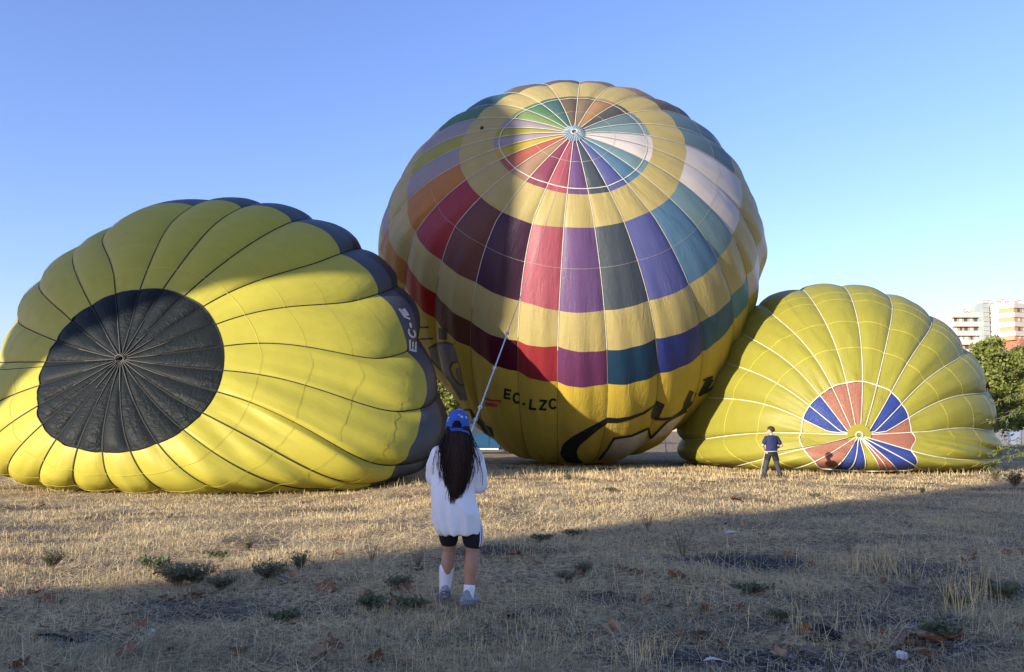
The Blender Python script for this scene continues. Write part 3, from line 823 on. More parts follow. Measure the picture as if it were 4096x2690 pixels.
# ------------------------------------------------------------------ grass and straw
def mat_straw(name, cols):
    m, nt, p, out = new_mat(name)
    p.inputs['Roughness'].default_value = 0.7; p.inputs['Specular IOR Level'].default_value = 0.25
    g = nt.nodes.new('ShaderNodeNewGeometry'); rp = nt.nodes.new('ShaderNodeValToRGB'); e = rp.color_ramp.elements
    while len(e) < len(cols): e.new(.5)
    for i, c in enumerate(cols):
        e[i].position = i / (len(cols) - 1); e[i].color = list(c) + [1]
    nt.links.new(g.outputs['Random Per Island'], rp.inputs['Fac']); nt.links.new(rp.outputs[0], p.inputs['Base Color'])
    tr = nt.nodes.new('ShaderNodeBsdfTranslucent'); nt.links.new(rp.outputs[0], tr.inputs['Color'])
    mx = nt.nodes.new('ShaderNodeMixShader'); mx.inputs[0].default_value = .25
    nt.links.new(p.outputs[0], mx.inputs[1]); nt.links.new(tr.outputs[0], mx.inputs[2]); nt.links.new(mx.outputs[0], out.inputs['Surface'])
    return m
M_STRAW = mat_straw('dry_straw', [(.42, .27, .125), (.67, .485, .225), (.76, .575, .285), (.83, .66, .36), (.59, .455, .235)])
M_GREYG = mat_straw('faded_green_grass', [(.23, .215, .13), (.40, .36, .23), (.19, .185, .11), (.52, .45, .30)])
M_LITTER = mat_straw('fallen_straw', [(.45, .315, .16), (.74, .57, .31), (.85, .70, .43), (.63, .475, .25)])

def blades(x, y, h, w, lean, az, curl, zoff=0.0, az_face=None):
    n = len(x)
    z0 = terrain(x, y) + zoff
    d = np.stack([np.cos(az) * np.sin(lean), np.sin(az) * np.sin(lean), np.cos(lean)], -1)
    l2 = lean + curl
    d2 = np.stack([np.cos(az) * np.sin(l2), np.sin(az) * np.sin(l2), np.cos(l2)], -1)
    fa = RNG.random(n) * math.pi if az_face is None else az_face
    s = np.stack([np.cos(fa), np.sin(fa), 0 * fa], -1) * (w / 2)[:, None]
    b = np.stack([x, y, z0], -1)
    m = b + d * (h * .55)[:, None]; t = m + d2 * (h * .45)[:, None]
    V = np.stack([b - s, b + s, m + s * .8, m - s * .8, t], 1)
    return V
def blade_obj(name, Vs, mats, mis):
    V = np.concatenate(Vs); n = len(V)
    base = np.arange(n)[:, None] * 5
    me = bpy.data.meshes.new(name)
    vv = V.reshape(-1, 3).astype(np.float32)
    me.vertices.add(len(vv)); me.vertices.foreach_set('co', vv.ravel())
    q = base + np.array([0, 1, 2, 3]); t = base + np.array([3, 2, 4])
    li = np.concatenate([q, t], 1).ravel()
    me.loops.add(len(li)); me.loops.foreach_set('vertex_index', li.astype(np.int32))
    me.polygons.add(2 * n)
    ls = (np.arange(n)[:, None] * 7 + np.array([0, 4])).ravel()
    me.polygons.foreach_set('loop_start', ls.astype(np.int32)); me.polygons.foreach_set('loop_total', np.tile([4, 3], n).astype(np.int32))
    for m in mats: me.materials.append(m)
    mi = np.repeat(np.concatenate([np.full(len(v), k) for v, k in zip(Vs, mis)]), 2)
    me.polygons.foreach_set('material_index', mi.astype(np.int32))
    me.update(calc_edges=True)
    o = bpy.data.objects.new(name, me); COL.objects.link(o); return tag(o, kind='stuff')

def scatter(n, y0, y1, power):
    """positions over the part of the field in view and a margin round it; density falls off with distance"""
    u = RNG.random(n)
    a, b = y0 ** (1 - power), y1 ** (1 - power)
    y = (a + (b - a) * u) ** (1 / (1 - power))
    x = (RNG.random(n) * 2 - 1) * (0.74 * y + 1.2)
    return x, y
def clumpy(x, y):
    return np.clip((fbm(x * 1.1 + 20, y * 1.1, 4) - .33) / .3, 0.05, 1)
def under_balloon(x, y):
    """hidden ground below the envelopes"""
    r = np.zeros(len(x), bool)
    for B, sx, sy in ((BL, 6.2, 6.2), (BR, 5.6, 5.0)):
        r |= ((x - B.C[0]) / sx) ** 2 + ((y - B.C[1] - .6) / sy) ** 2 < 0.82
    r |= ((x - BM.C[0]) / 7.5) ** 2 + ((y - BM.C[1]) / 5) ** 2 < .6
    return r
Vs, mi = [], []
def keep(x, y, f):
    k = (RNG.random(len(x)) < f) & ~under_balloon(x, y); return x[k], y[k]
# standing stubble
x, y = scatter(360000, 3.8, 42, 1.0001)
x, y = keep(x, y, clumpy(x, y) * (1 - .86 * bare(x, y)) * (1 - .45 * np.clip((9 - y) / 3, 0, 1)))
n = len(x); sz = .55 + .75 * fbm(x * .45, y * .45 + 30, 3) 
h = (RNG.gamma(3, .018, n) + .015) * sz * 1.05; w = np.maximum(.0031, .00034 * y) * (.5 + .9 * RNG.random(n))
Vs.append(blades(x, y, h, w, RNG.normal(0, .55, n), RNG.random(n) * 6.283, RNG.normal(.2, .5, n))); mi.append(0)
# fallen straw
x, y = scatter(380000, 3.8, 42, 1.1)
x, y = keep(x, y, (1 - .45 * np.clip((9 - y) / 3, 0, 1)) * (.35 + .65 * clumpy(x + 9, y - 4) * (1 - .72 * bare(x, y)) - .30 * bare(x, y)))
n = len(x)
h = RNG.gamma(4, .034, n) + .03; w = np.maximum(.0036, .00036 * y) * (.45 + 1.0 * RNG.random(n))
Vs.append(blades(x, y, h, w, 1.45 + RNG.normal(0, .2, n), RNG.random(n) * 6.283, RNG.normal(0, .12, n), .006 + .035 * RNG.random(n))); mi.append(1)
# faded green tufts low between the straw
x, y = scatter(70000, 3.8, 34, 1.3)
g = np.clip((fbm(x * .8 + 70, y * .9 + 12, 4) - .47) / .12, 0, 1)
x, y = keep(x, y, g * (1 - .8 * bare(x, y)))
n = len(x)
Vs.append(blades(x, y, RNG.gamma(5, .013, n) + .015, np.maximum(.003, .0006 * y), RNG.normal(0, .5, n), RNG.random(n) * 6.283, RNG.normal(.3, .4, n))); mi.append(2)
# greyer grass in the near shade
x, y = scatter(46000, 3.8, 8.5, 1.02)
g = np.clip((fbm(x * 1.2 + 31, y * 1.3 + 77, 4) - .42) / .1, 0, 1) * np.clip((7.6 - y) / 1.2, 0, 1)
x, y = keep(x, y, g * (1 - .85 * bare(x, y))); n = len(x)
Vs.append(blades(x, y, RNG.gamma(6, .012, n) + .02, np.full(n, .0036), RNG.normal(0, .5, n), RNG.random(n) * 6.283, RNG.normal(.3, .5, n))); mi.append(2)
blade_obj('dry_grass', Vs, [M_STRAW, M_LITTER, M_GREYG], mi)

# tall dry stalks in clumps
Vs = []; 
def stalks(cx, cy, n, r, h0, h1, lean=.38):
    x = cx + RNG.normal(0, r, n); y = cy + RNG.normal(0, r * .6, n)
    h = h0 + (h1 - h0) * RNG.random(n)
    return blades(x, y, h, np.full(n, max(.0036, .00036 * cy)), np.abs(RNG.normal(0, lean, n)), RNG.random(n) * 6.283, RNG.normal(.1, .25, n))
for (px, py, n, r, h0, h1) in ((1990, 1335, 50, .16, .15, .42), (2040, 1330, 60, .20, .2, .5), (2090, 1345, 50, .2, .15, .45), (2240, 1430, 45, .10, .2, .55), (2260, 1400, 40, .15, .2, .5), (1660, 1330, 40, .25, .12, .35), (1760, 1290, 60, .5, .1, .3),
                               (1480, 1555, 40, .10, .12, .3), (1500, 1520, 30, .1, .1, .25), (1880, 1475, 25, .2, .15, .38), (1990, 1500, 25, .2, .15, .4), (1400, 1340, 40, .4, .1, .25), (1610, 1400, 35, .3, .12, .34), (1290, 1290, 40, .4, .1, .25), (850, 1310, 50, .3, .1, .28),
                               (720, 1500, 50, .5, .06, .16), (1020, 1480, 40, .4, .06, .18), (1180, 1500, 40, .4, .08, .2), (500, 1530, 60, .5, .06, .15), (1700, 1180, 25, .4, .12, .3), (2200, 1250, 60, .6, .12, .35), (2320, 1330, 40, .3, .15, .4), (2360, 1480, 30, .2, .15, .4)):
    g = gp(px, py); Vs.append(stalks(g[0], g[1], int(n * 1.0), r, h0, h1))
# a ragged fringe along the foot of the balloons
for t in np.linspace(0, 1, 260):
    px = 40 + t * 2300; py = 1130 - 30 * min(1, max(0, (px - 700) / 500)) + (RNG.random() - .3) * 26
    if px > 2000: py -= 8
    g = gp(px, py); Vs.append(stalks(g[0], g[1], int(8 + 14 * RNG.random()), .35, .10, .22 + .20 * RNG.random() ** 2))
blade_obj('tall_dry_grass', Vs, [M_STRAW], [0] * len(Vs))

# gravel on the bare patches
x, y = scatter(60000, 3.8, 18, 1.6)
k = RNG.random(len(x)) < bare(x, y) ** 1.5 * .9; x, y = x[k], y[k]; n = len(x)
s = RNG.gamma(3, .0022, n) + .002
base = np.array([[1, 0, -.2], [-.5, .87, -.2], [-.5, -.87, -.2], [0, 0, .9]])
V = np.stack([x, y, terrain(x, y) + s * .2], -1)[:, None] + base[None] * s[:, None, None] * (.6 + .8 * RNG.random((n, 4, 1)))
M_GRAVEL = mat_straw('pale_and_dark_gravel', [(.03, .028, .03), (.06, .056, .056), (.40, .38, .35), (.045, .042, .044)])
F = (np.arange(n)[:, None, None] * 4 + np.array([[0, 1, 3], [1, 2, 3], [2, 0, 3]])[None]).reshape(-1, 3)
tag(mesh_np('gravel', V.reshape(-1, 3), F, M_GRAVEL, smooth=False), kind='stuff')

# ------------------------------------------------------------------ weeds
def leafy(nst, h, r, nl, ls, rng, wid=.28, up=.6):
    """little plant: thin stems carrying narrow leaves -> quads"""
    V = []; F = []; mi = []
    for s in range(nst):
        a = rng.random() * 6.283; rr = r * (.25 + .75 * rng.random()); hh = h * (.5 + .5 * rng.random())
        tip = np.array([math.cos(a) * rr, math.sin(a) * rr, hh]); b0 = np.array([math.cos(a) * rr * .1, math.sin(a) * rr * .1, 0])
        ctrl = np.array([math.cos(a) * rr * .35, math.sin(a) * rr * .35, hh * .6])
        pt = lambda t: b0 * (1 - t) ** 2 + 2 * ctrl * t * (1 - t) + tip * t * t
        pv, pf = tube_arrays([pt(t) for t in (0, .35, .7, 1)], [.003, .0025, .002, .001], 3, False)
        o = len(V); V += pv; F += [tuple(o + i for i in f) for f in pf]; mi += [1] * len(pf)
        for l in range(nl):
            t = .15 + .85 * rng.random(); c = pt(t)
            d = rng.normal(0, 1, 3); d[2] = abs(d[2]) * up + .1; d /= np.linalg.norm(d)
            q = np.cross(d, rng.normal(0, 1, 3)); q /= np.linalg.norm(q)
            ll = ls * (.6 + .8 * rng.random())
            o = len(V); V += [c, c + d * ll * .5 + q * ll * wid * .5, c + d * ll, c + d * ll * .5 - q * ll * wid * .5]
            F.append((o, o + 1, o + 2, o + 3)); mi.append(0)
    return np.array(V), F, mi
M_WEED = mat_leaf('grey_green_leaf', (.09, .095, .058), (.20, .205, .12))
M_WEED2 = mat_leaf('fresh_green_leaf', (.075, .095, .048), (.15, .175, .08))
M_STEM = mat_simple('dry_brown_stem', (.16, .12, .07, 1), .9)
rw = np.random.default_rng(5)
weed_me = []
for v, (nst, h, r, nl, ls, mt, wd) in enumerate(((54, .19, .21, 20, .034, M_WEED, .32), (44, .25, .16, 18, .030, M_WEED, .3), (30, .10, .19, 15, .05, M_WEED2, .35), (14, .42, .16, 13, .026, M_WEED, .3))):
    V, F, mi = leafy(nst, h, r, nl, ls, rw, wd)
    o = mesh_np('weed', V, F, None, None, False, mats=[mt, M_STEM], mi=mi)
    weed_me.append(o.data); bpy.data.objects.remove(o)
c4w = lambda x, y: ((x / 1.4) / PS, (1850 + y / 1.4) / PS)
c5w = lambda x, y: ((2000 + x / 1.1355) / PS, (1850 + y / 1.1355) / PS)
wl = [(c4w(990, 690), 0, 1.25, 'broad grey-green bush at the edge of the shade, widest of the weeds on the left'), (c4w(1100, 680), 0, 1.0, 'grey-green bush leaning against the broad one at the shade edge'),
      (c4w(1240, 720), 0, .8, 'low bush with brown leaves just right of the broad bush'), (c4w(1510, 665), 0, .95, 'round dark bush in the shade left of the white-shirted person'),
      (c4w(1680, 600), 1, .8, 'upright bush half lit at the shade edge, left of the white-shirted person'), (c4w(2230, 715), 0, .75, 'dark green clump in the shade beside the left foot of the white-shirted person'),
      (c4w(880, 605), 2, 1.2, 'flat fresh-green patch in the sun behind the broad bush'), (c4w(1225, 535), 2, .8, 'small green tuft in sunlit straw behind the low bush'),
      (c4w(1390, 495), 1, .6, 'small sunlit weed higher in the straw, left of centre'), (c4w(290, 595), 1, .9, 'sunlit bush at the far left with dry leaves round it'),
      (c4w(2280, 820), 2, .9, 'dark green rosette in the shade below the dark clump'), (c4w(2080, 815), 2, .9, 'spreading green weed in the shade left of the trainers'),
      (c4w(1600, 890), 2, .8, 'flat green weed in deep shade, lowest on the left'), (c4w(2080, 560), 3, .7, 'thin straggly weed at the shade edge left of the bare legs'), (c4w(2340, 590), 3, .6, 'straggly weed in the shade close to the bare legs'),
      (c5w(190, 360), 2, .9, 'flat green weed at the shade edge right of the bare legs'), (c5w(330, 335), 2, .9, 'sunlit green weed beside the shade edge, right of the bare legs'),
      (c5w(670, 310), 3, .85, 'tall twiggy weed at the shade edge left of the flower stake'), (c5w(380, 505), 0, .6, 'dark bush in the shade with a dry leaf at its foot, right of the trainers'), (c5w(300, 545), 0, .55, 'dark bush just below another, right of the trainers'),
      (c5w(1150, 600), 2, .9, 'broad-leaved green plant at the lower edge of the bare asphalt patch'), (c5w(2060, 650), 2, .8, 'green weed at the foot of tall stalks on the right'), (c5w(2290, 615), 2, 1.1, 'wide green weed near the right edge in the shade'),
      (c5w(1270, 715), 2, .6, 'tiny green weed in the straw below the asphalt patch'), (c5w(2000, 790), 2, .9, 'green weed behind the heap of brown leaves'), (c5w(1430, 165), 0, .8, 'sunlit grey-green weed right of the flower stake'),
      (c5w(310, 85), 1, 1.0, 'sunlit weed in front of the tall rounded balloon'), (c5w(500, 135), 2, 1.0, 'flat green weed in sunlit straw left of the flower stake'), (c5w(1920, 145), 1, .7, 'small weed on the pale dirt at the shade edge on the right'), (c5w(2250, 85), 1, 1.6, 'tall weed beside the pale dirt at the far right'), (c5w(2340, 110), 1, 2.0, 'biggest weed at the right edge, dark at its foot'),
      (c5w(830, 430), 3, .9, 'wide straggly weed in the shade left of the asphalt patch'), (c5w(1590, 420), 3, .6, 'straggly weed in the shade beyond the asphalt patch'), (c5w(120, 90), 3, .9, 'twiggy weed against the shadow under the tall balloon'), (c5w(1790, 40), 3, .8, 'twiggy weed at the right foot of the striped crown')]
for (P, v, sc, lab) in wl:
    g = gp(*P)
    o = share('weed', weed_me[v], None, (g[0], g[1], g[2]), (0, 0, random.random() * 6), (sc * 1.25, sc * 1.15, sc * (.9 + .3 * random.random())))
    tag(o, lab, 'weed', 'weeds growing in the dry field')

# ------------------------------------------------------------------ fallen leaves
M_DL = [mat_simple('rust_brown_leaf', (.24, .10, .048, 1), .7, var=.3, scale=20), mat_simple('tan_leaf', (.30, .18, .10, 1), .7, var=.25, scale=20), mat_simple('grey_brown_leaf', (.17, .115, .09, 1), .75, var=.25, scale=20)]
def leaf_mesh(seed, mat):
    r = np.random.default_rng(seed)
    rim = []
    for i in range(21):
        a = 2 * math.pi * i / 21
        lob = .62 + .38 * abs(math.cos(2.5 * (a))) ** .8
        rad = .075 * lob * (1 + .15 * r.normal())
        rim.append((a, rad))
    V = [np.array([0, 0, .0])]; F = []
    cu = r.normal(0, 1, 2) * 6; fold = 3 + 5 * r.random()
    for fr in (.5, 1.0):
        for a, rad in rim:
            x, y = math.cos(a) * rad * fr, math.sin(a) * rad * fr * .85
            z = fold * y * y * .9 + abs(x) * .25 * fr + (cu[0] * x * y + cu[1] * x * x * .5) + .006 * r.normal() * fr
            V.append(np.array([x, y, z]))
    n = 21
    for i in range(n):
        j = (i + 1) % n
        F.append((0, 1 + i, 1 + j)); F.append((1 + i, 1 + n + i, 1 + n + j, 1 + j))
    sv, sf = tube_arrays([(-.05, 0, .004), (-.09, .006, .012), (-.12, .02, .016)], .0016, 3)
    o = len(V); V += sv; F += [tuple(o + i for i in f) for f in sf]
    ob = mesh_np('dry_leaf', np.array(V), F, mat, None, True); me = ob.data; bpy.data.objects.remove(ob); return me
leaf_me = [leaf_mesh(s, M_DL[s % 3]) for s in range(7)]
lv = []
for (x, y, n, sp) in ((600, 510, 3, 25), (1000, 660, 4, 60), (880, 790, 5, 40), (1050, 825, 2, 30), (1800, 800, 5, 90), (1940, 825, 9, 90), (1930, 888, 2, 20), (2360, 770, 2, 20), (70, 420, 3, 30), (170, 460, 2, 20), (360, 515, 2, 20), (790, 480, 1, 10), (1140, 660, 1, 10),
                      (530, 690, 1, 8), (520, 772, 2, 30), (1660, 855, 2, 20), (730, 650, 3, 40), (1390, 780, 1, 10), (2080, 480, 3, 60), (2300, 580, 3, 40), (1700, 560, 4, 60), (1400, 460, 3, 60), (1030, 285, 1, 3), (1110, 300, 1, 3), (1160, 340, 2, 20), (400, 335, 1, 5), (820, 520, 2, 20), (300, 400, 2, 40), (1850, 290, 2, 40), (2330, 410, 4, 40), (1270, 890, 1, 10), (1400, 880, 1, 10)):
    for _ in range(n): lv.append((c5w(x + random.gauss(0, sp), y + random.gauss(0, sp * .3)), 'brown dry leaf lying in the shaded straw on the right', 'fallen leaves on the right'))
for (x, y, n, sp) in ((230, 245, 4, 20), (130, 570, 3, 25), (70, 740, 3, 30), (220, 740, 1, 10), (1225, 620, 2, 20), (1960, 960, 2, 20), (2150, 985, 3, 20), (1850, 1040, 3, 30), (120, 1160, 1, 5), (310, 1160, 2, 10), (710, 1080, 1, 5), (340, 780, 4, 50), (950, 1060, 2, 15), (2050, 770, 2, 15),
                      (1320, 1090, 2, 20), (860, 260, 1, 10), (1430, 215, 1, 8), (950, 310, 1, 5), (1700, 230, 1, 5), (1540, 660, 3, 60), (1120, 760, 4, 40), (940, 780, 3, 30), (1720, 600, 3, 40), (1900, 520, 2, 40), (2310, 600, 3, 30), (2220, 715, 3, 30), (1830, 720, 2, 20), (1520, 1115, 2, 20), (2350, 1020, 2, 20), (2100, 1120, 2, 20), (2240, 1140, 2, 20), (770, 950, 1, 5), (700, 870, 1, 5), (250, 940, 1, 10), (2190, 820, 2, 20)):
    for _ in range(n): lv.append((c4w(x + random.gauss(0, sp), y + random.gauss(0, sp * .3)), 'brown dry leaf lying in the straw on the left and middle', 'fallen leaves on the left and middle'))
lv.append((c4w(1785, 1110), 'largest brown leaf, flat in the shade at the bottom centre', None))
LM = [('broad grey-green bush at the shade edge', (395, 1365)), ('round dark bush in the shade', (627, 1350)), ('white scrap on gravel', (353, 1474)), ('thin black stick', (130, 1492)), ('flower stake', (1703, 1223)),
      ('black rag', (1922, 1484)), ('crumpled tissue', (2097, 1530)), ('torn white paper strip', (1668, 1543)), ('trainers of the person in white', (1065, 1410)), ('dark lump on bare soil', (1193, 1436)),
      ('bare asphalt patch', (1750, 1312)), ('tall dry stalks on the right', (2020, 1330)), ('right edge of the picture', (2375, 1400)), ('left edge of the picture', (5, 1300)), ('sunlit bush at the far left', (120, 1300)), ('foot of the yellow balloon with the black crown', (330, 1145))]
seen = {}
rows = []
for i, (P, lab, grp) in enumerate(lv):
    g = gp(*P); s = (.55 + .60 * random.random()) if grp else 1.35
    o = share('dry_leaf', leaf_me[i % 7], None, (g[0], g[1], g[2] + .02), (random.gauss(0, .35), random.gauss(0, .35), random.random() * 6.28), (s, s, s))
    if grp:
        nm, q = min(LM, key=lambda t: math.hypot(t[1][0] - P[0], 2.2 * (t[1][1] - P[1])))
        dx, dy = P[0] - q[0], 2.2 * (P[1] - q[1])
        rel = ('right of' if dx > 0 else 'left of') if abs(dx) > abs(dy) else ('below' if dy > 0 else 'above')
        if 'edge of the picture' in nm: rel = 'near'
        col = ('rust-brown', 'tan', 'grey-brown')[(i % 7) % 3]
        rows.append((nm, rel, col, math.hypot(dx, dy), o, grp))
    else: tag(o, lab, 'leaf')
ORD = ['nearest', 'second', 'third', 'fourth', 'fifth', 'sixth', 'seventh', 'eighth', 'ninth', 'tenth', 'eleventh', 'twelfth']
rows.sort(key=lambda t: (t[0], t[1], t[2], t[3]))
for nm, rel, col, d, o, grp in rows:
    k = seen.get((nm, rel, col), 0); seen[(nm, rel, col)] = k + 1
    tag(o, ORD[min(k, 11)] + ' ' + col + ' dry leaf ' + rel + ' the ' + nm, 'leaf', grp)

# ------------------------------------------------------------------ litter
def crumple(name, P, size, mat, seed, flat=.6, lab='', cat='litter', sub=3):
    g = gp(*P); bm = bmesh.new(); bmesh.ops.create_icosphere(bm, subdivisions=sub, radius=1.0)
    r = np.random.default_rng(seed); ax = r.normal(0, 1, (12, 3)); fq = 2 + 4 * r.random(12); ps = r.random(12) * 6
    for v in bm.verts:
        c = np.array(v.co); f = 1 + sum(.10 * math.sin(fq[k] * (ax[k] @ c) + ps[k]) for k in range(12)) * .8
        v.co = Vector(c * f * np.array(size) * np.array([1, 1, flat]))
    o = obj_bm(name, bm, mat, None, False); o.location = (g[0], g[1], g[2] + size[2] * flat * .6); o.rotation_euler = (0, 0, seed)
    return tag(o, lab, cat)
M_PAPER = mat_simple('white_paper', (.62, .62, .62, 1), .8, var=.08)
M_RAG = mat_simple('black_cloth', (.010, .010, .012, 1), .9)
M_REDP = mat_simple('red_plastic', (.5, .04, .03, 1), .4)
crumple('crumpled_tissue', (2097, 1530), (.032, .028, .036), M_PAPER, 1, .8, 'crumpled white tissue among brown leaves at the lower right')
crumple('black_rag', (1922, 1484), (.15, .07, .07), M_RAG, 2, .6, 'black rag lying in the shaded straw at the lower right')
crumple('black_rag', (1890, 1490), (.07, .04, .035), M_RAG, 3, .5, 'smaller scrap of black cloth touching the black rag on its left')
crumple('dark_lump', (1193, 1436), (.07, .04, .03), M_RAG, 4, .7, 'dark flat lump lying on bare soil right of the trainers')
crumple('red_scrap', (1010, 1297), (.05, .02, .012), M_REDP, 6, .6, 'small red plastic scrap on the straw just left of the bare legs')
def paper(name, P, outline, lab, seed, mat=M_PAPER):
    g = gp(*P); r = np.random.default_rng(seed)
    bm = bmesh.new()
    top = [bm.verts.new((x, y, .02 + .012 * r.normal() + .1 * abs(x) * abs(y) * 4)) for x, y in outline]
    f = bm.faces.new(top); e = bmesh.ops.extrude_face_region(bm, geom=[f]); 
    for v in e['geom']:
        if isinstance(v, bmesh.types.BMVert): v.co.z += .003
    bmesh.ops.triangulate(bm, faces=bm.faces[:])
    o = obj_bm(name, bm, mat); o.location = g; o.rotation_euler = (0.1, 0, r.random() * 6); return tag(o, lab, 'litter')
paper('torn_paper', (1668, 1543), [(-.10, 0), (-.04, .025), (.03, .02), (.085, .035), (.06, -.01), (.02, -.03), (-.05, -.02)], 'torn white paper strip lying flat at the bottom right of centre', 1)
paper('white_scrap', (353, 1474), [(-.035, 0), (-.01, .02), (.03, .015), (.035, -.008), (0, -.02)], 'small white scrap on gravel at the lower left', 2)
paper('white_scrap', (1310, 1355), [(-.03, 0), (0, .012), (.03, .01), (.02, -.01)], 'tiny white scrap in the shade right of the bare legs', 3)
paper('white_ribbon', (1697, 1240), [(-.10, -.05), (-.06, -.02), (-.02, .0), (.02, .05), (.05, .10), (.07, .09), (.03, .02), (.02, -.04), (-.03, -.05), (-.07, -.06)], 'crumpled white ribbon in the shade at the foot of the flower stake', 4)
g0 = gp(85, 1484); g1 = gp(180, 1497)
o = tube('black_stick', spline([g0 + [0, 0, .02], (g0 * .6 + g1 * .4) + [0, .03, .03], g1 + [0, 0, .012]], 12), np.linspace(.008, .012, 12), M_RAG, None, 6)
tag(o, 'thin black stick lying on gravel at the lower left', 'stick')
# flower stake
gs = gp(1703, 1223)
fr_ = empty('flower_stake', gs)
tag(fr_, 'thin pale stake topped by a small red and yellow flower, at the shade edge', 'flower stake')
tube('stake', [(0, 0, 0), (.02, 0, .18), (.035, 0, .36), (.03, 0, .43)], [.008, .0075, .007, .005], mat_simple('pale_wood', (.5, .42, .32, 1), .8), fr_, 6)
bm = bmesh.new()
for k in range(7):
    a = k * .9; add_tube(bm, [(.03, 0, .42), (.03 + .03 * math.cos(a), .03 * math.sin(a), .435), (.03 + .055 * math.cos(a), .055 * math.sin(a), .41 + .02 * (k % 2))], [.006, .016, .004], 5)
obj_bm('red_petals', bm, M_REDP, fr_, True)
bm = bmesh.new()
for k in range(4):
    a = k * 1.6 + .4; add_tube(bm, [(.03, 0, .43), (.015 + .02 * math.cos(a), .02 * math.sin(a), .46), (.01 + .03 * math.cos(a), .03 * math.sin(a), .465)], [.006, .016, .005], 5)
obj_bm('yellow_petals', bm, mat_simple('yellow_petal', (.7, .5, .04, 1), .5), fr_, True)
bm = bmesh.new()
for k in range(5):
    add_tube(bm, [(.04, 0, .42), (.09 + .01 * k, .02 * (k - 2), .425 - .004 * k), (.15 + .02 * k, .03 * (k - 2), .40 - .01 * k)], [.003, .008, .002], 4)
obj_bm('dry_petals', bm, M_DL[0], fr_, True)
# ------------------------------------------------------------------ trees
M_BARK = mat_simple('grey_brown_bark', (.14, .11, .08, 1), .95, var=.35, scale=5, bump=.8, bscale=18)
def tree(name, loc, h, rx, ry, trunk_h, nclump, nleaf, ls, mat, seed, lab, group=None, clump_r=.9, low=.12, lean=(0, 0)):
    r = np.random.default_rng(seed)
    root = empty(name, loc)
    tag(root, lab, 'tree', group)
    bm = bmesh.new()
    tr = .028 * h
    add_tube(bm, spline([(0, 0, -.1), (.05 * r.normal(), .05 * r.normal(), trunk_h * .5), (lean[0] * .3, lean[1] * .3, trunk_h), (lean[0] * .7, lean[1] * .7, h * .65), (lean[0], lean[1], h * .92)], 14), np.linspace(tr, tr * .12, 14), 8)
    cs = []
    cz0, cz1 = h * low, h
    while len(cs) < nclump:
        p = r.normal(0, 1, 3); p /= np.linalg.norm(p); p *= r.random() ** .45
        c = np.array([p[0] * rx, p[1] * ry, (cz0 + cz1) / 2 + p[2] * (cz1 - cz0) / 2])
        # broader below the middle, narrowing to the top
        t = (c[2] - cz0) / (cz1 - cz0); k = 1.08 - .55 * max(0, t - .35) / .65 if t > .35 else .78 + .85 * t
        c[0] = c[0] * k + lean[0] * t; c[1] = c[1] * k + lean[1] * t
        cs.append(c)
    cs = np.array(cs)
    for i in range(0, min(len(cs), 26)):
        c = cs[i]; b = np.array([lean[0] * .4, lean[1] * .4, max(trunk_h * .7, c[2] * .55)])
        add_tube(bm, spline([b, (b + c) / 2 + [0, 0, .15 * r.normal()], c], 6), np.linspace(tr * .4, tr * .06, 6), 5)
    obj_bm('trunk', bm, M_BARK, root, True)
    # leaves: several per clump, spread through it
    ci = r.integers(0, len(cs), nleaf)
    o = r.normal(0, 1, (nleaf, 3)); o /= np.linalg.norm(o, axis=1)[:, None]; o *= (r.random(nleaf) ** .4)[:, None] * clump_r * np.array([1, 1, .7]) * (.6 + .8 * r.random(len(cs)))[ci][:, None]
    c = cs[ci] + o
    nrm = r.normal(0, 1, (nleaf, 3)) + np.array([0, 0, .7]); nrm /= np.linalg.norm(nrm, axis=1)[:, None]
    a = np.cross(nrm, r.normal(0, 1, (nleaf, 3))); a /= np.linalg.norm(a, axis=1)[:, None]; b = np.cross(nrm, a)
    s = (ls * (.6 + .8 * r.random(nleaf)))[:, None]
    V = np.stack([c - a * s * .5, c + b * s * .38 + nrm * s * .08, c + a * s * .55, c - b * s * .38 + nrm * s * .08], 1).reshape(-1, 3)
    F = np.arange(nleaf * 4).reshape(-1, 4)
    mesh_np('crown', V, F, mat, root, False)
    return root
M_TR1 = mat_leaf('yellow_green_leaf', (.15, .19, .04), (.30, .31, .08), .4)  # lighter, yellower green than the dark leaf
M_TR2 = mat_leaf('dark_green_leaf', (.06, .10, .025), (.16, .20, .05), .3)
def wp(px, py, D): return at_depth(px, py, D)
TZ = -.12
p = wp(2300, 1000, 76); tree('broadleaf_tree', (p[0], 76, TZ), 11.4, 4.0, 3.7, 2.2, 100, 16000, .30, M_TR1, 3, 'leafy green tree just right of the striped-crown balloon, in front of the white flats', 'trees behind the balloons', .95)
p = wp(2400, 1000, 80); tree('broadleaf_tree', (p[0], 80, TZ), 10.6, 4.1, 3.7, 2.2, 90, 12000, .30, M_TR1, 4, 'second green tree cut off by the right edge of the picture', 'trees behind the balloons', .95)
p = wp(1045, 1000, 78); tree('broadleaf_tree', (p[0], 78, TZ), 9.5, 4.0, 3.4, 1.6, 90, 11000, .30, M_TR1, 5, 'sunlit green tree seen in the gap behind the blue truck', 'trees behind the balloons', 1.0, .06)
p = wp(1110, 1000, 84); tree('broadleaf_tree', (p[0], 84, TZ), 8.5, 4.0, 3.4, 1.6, 80, 8000, .30, M_TR2, 6, 'darker tree behind the tall balloon, right of the sunlit one in the gap', 'trees behind the balloons', 1.0, .06)
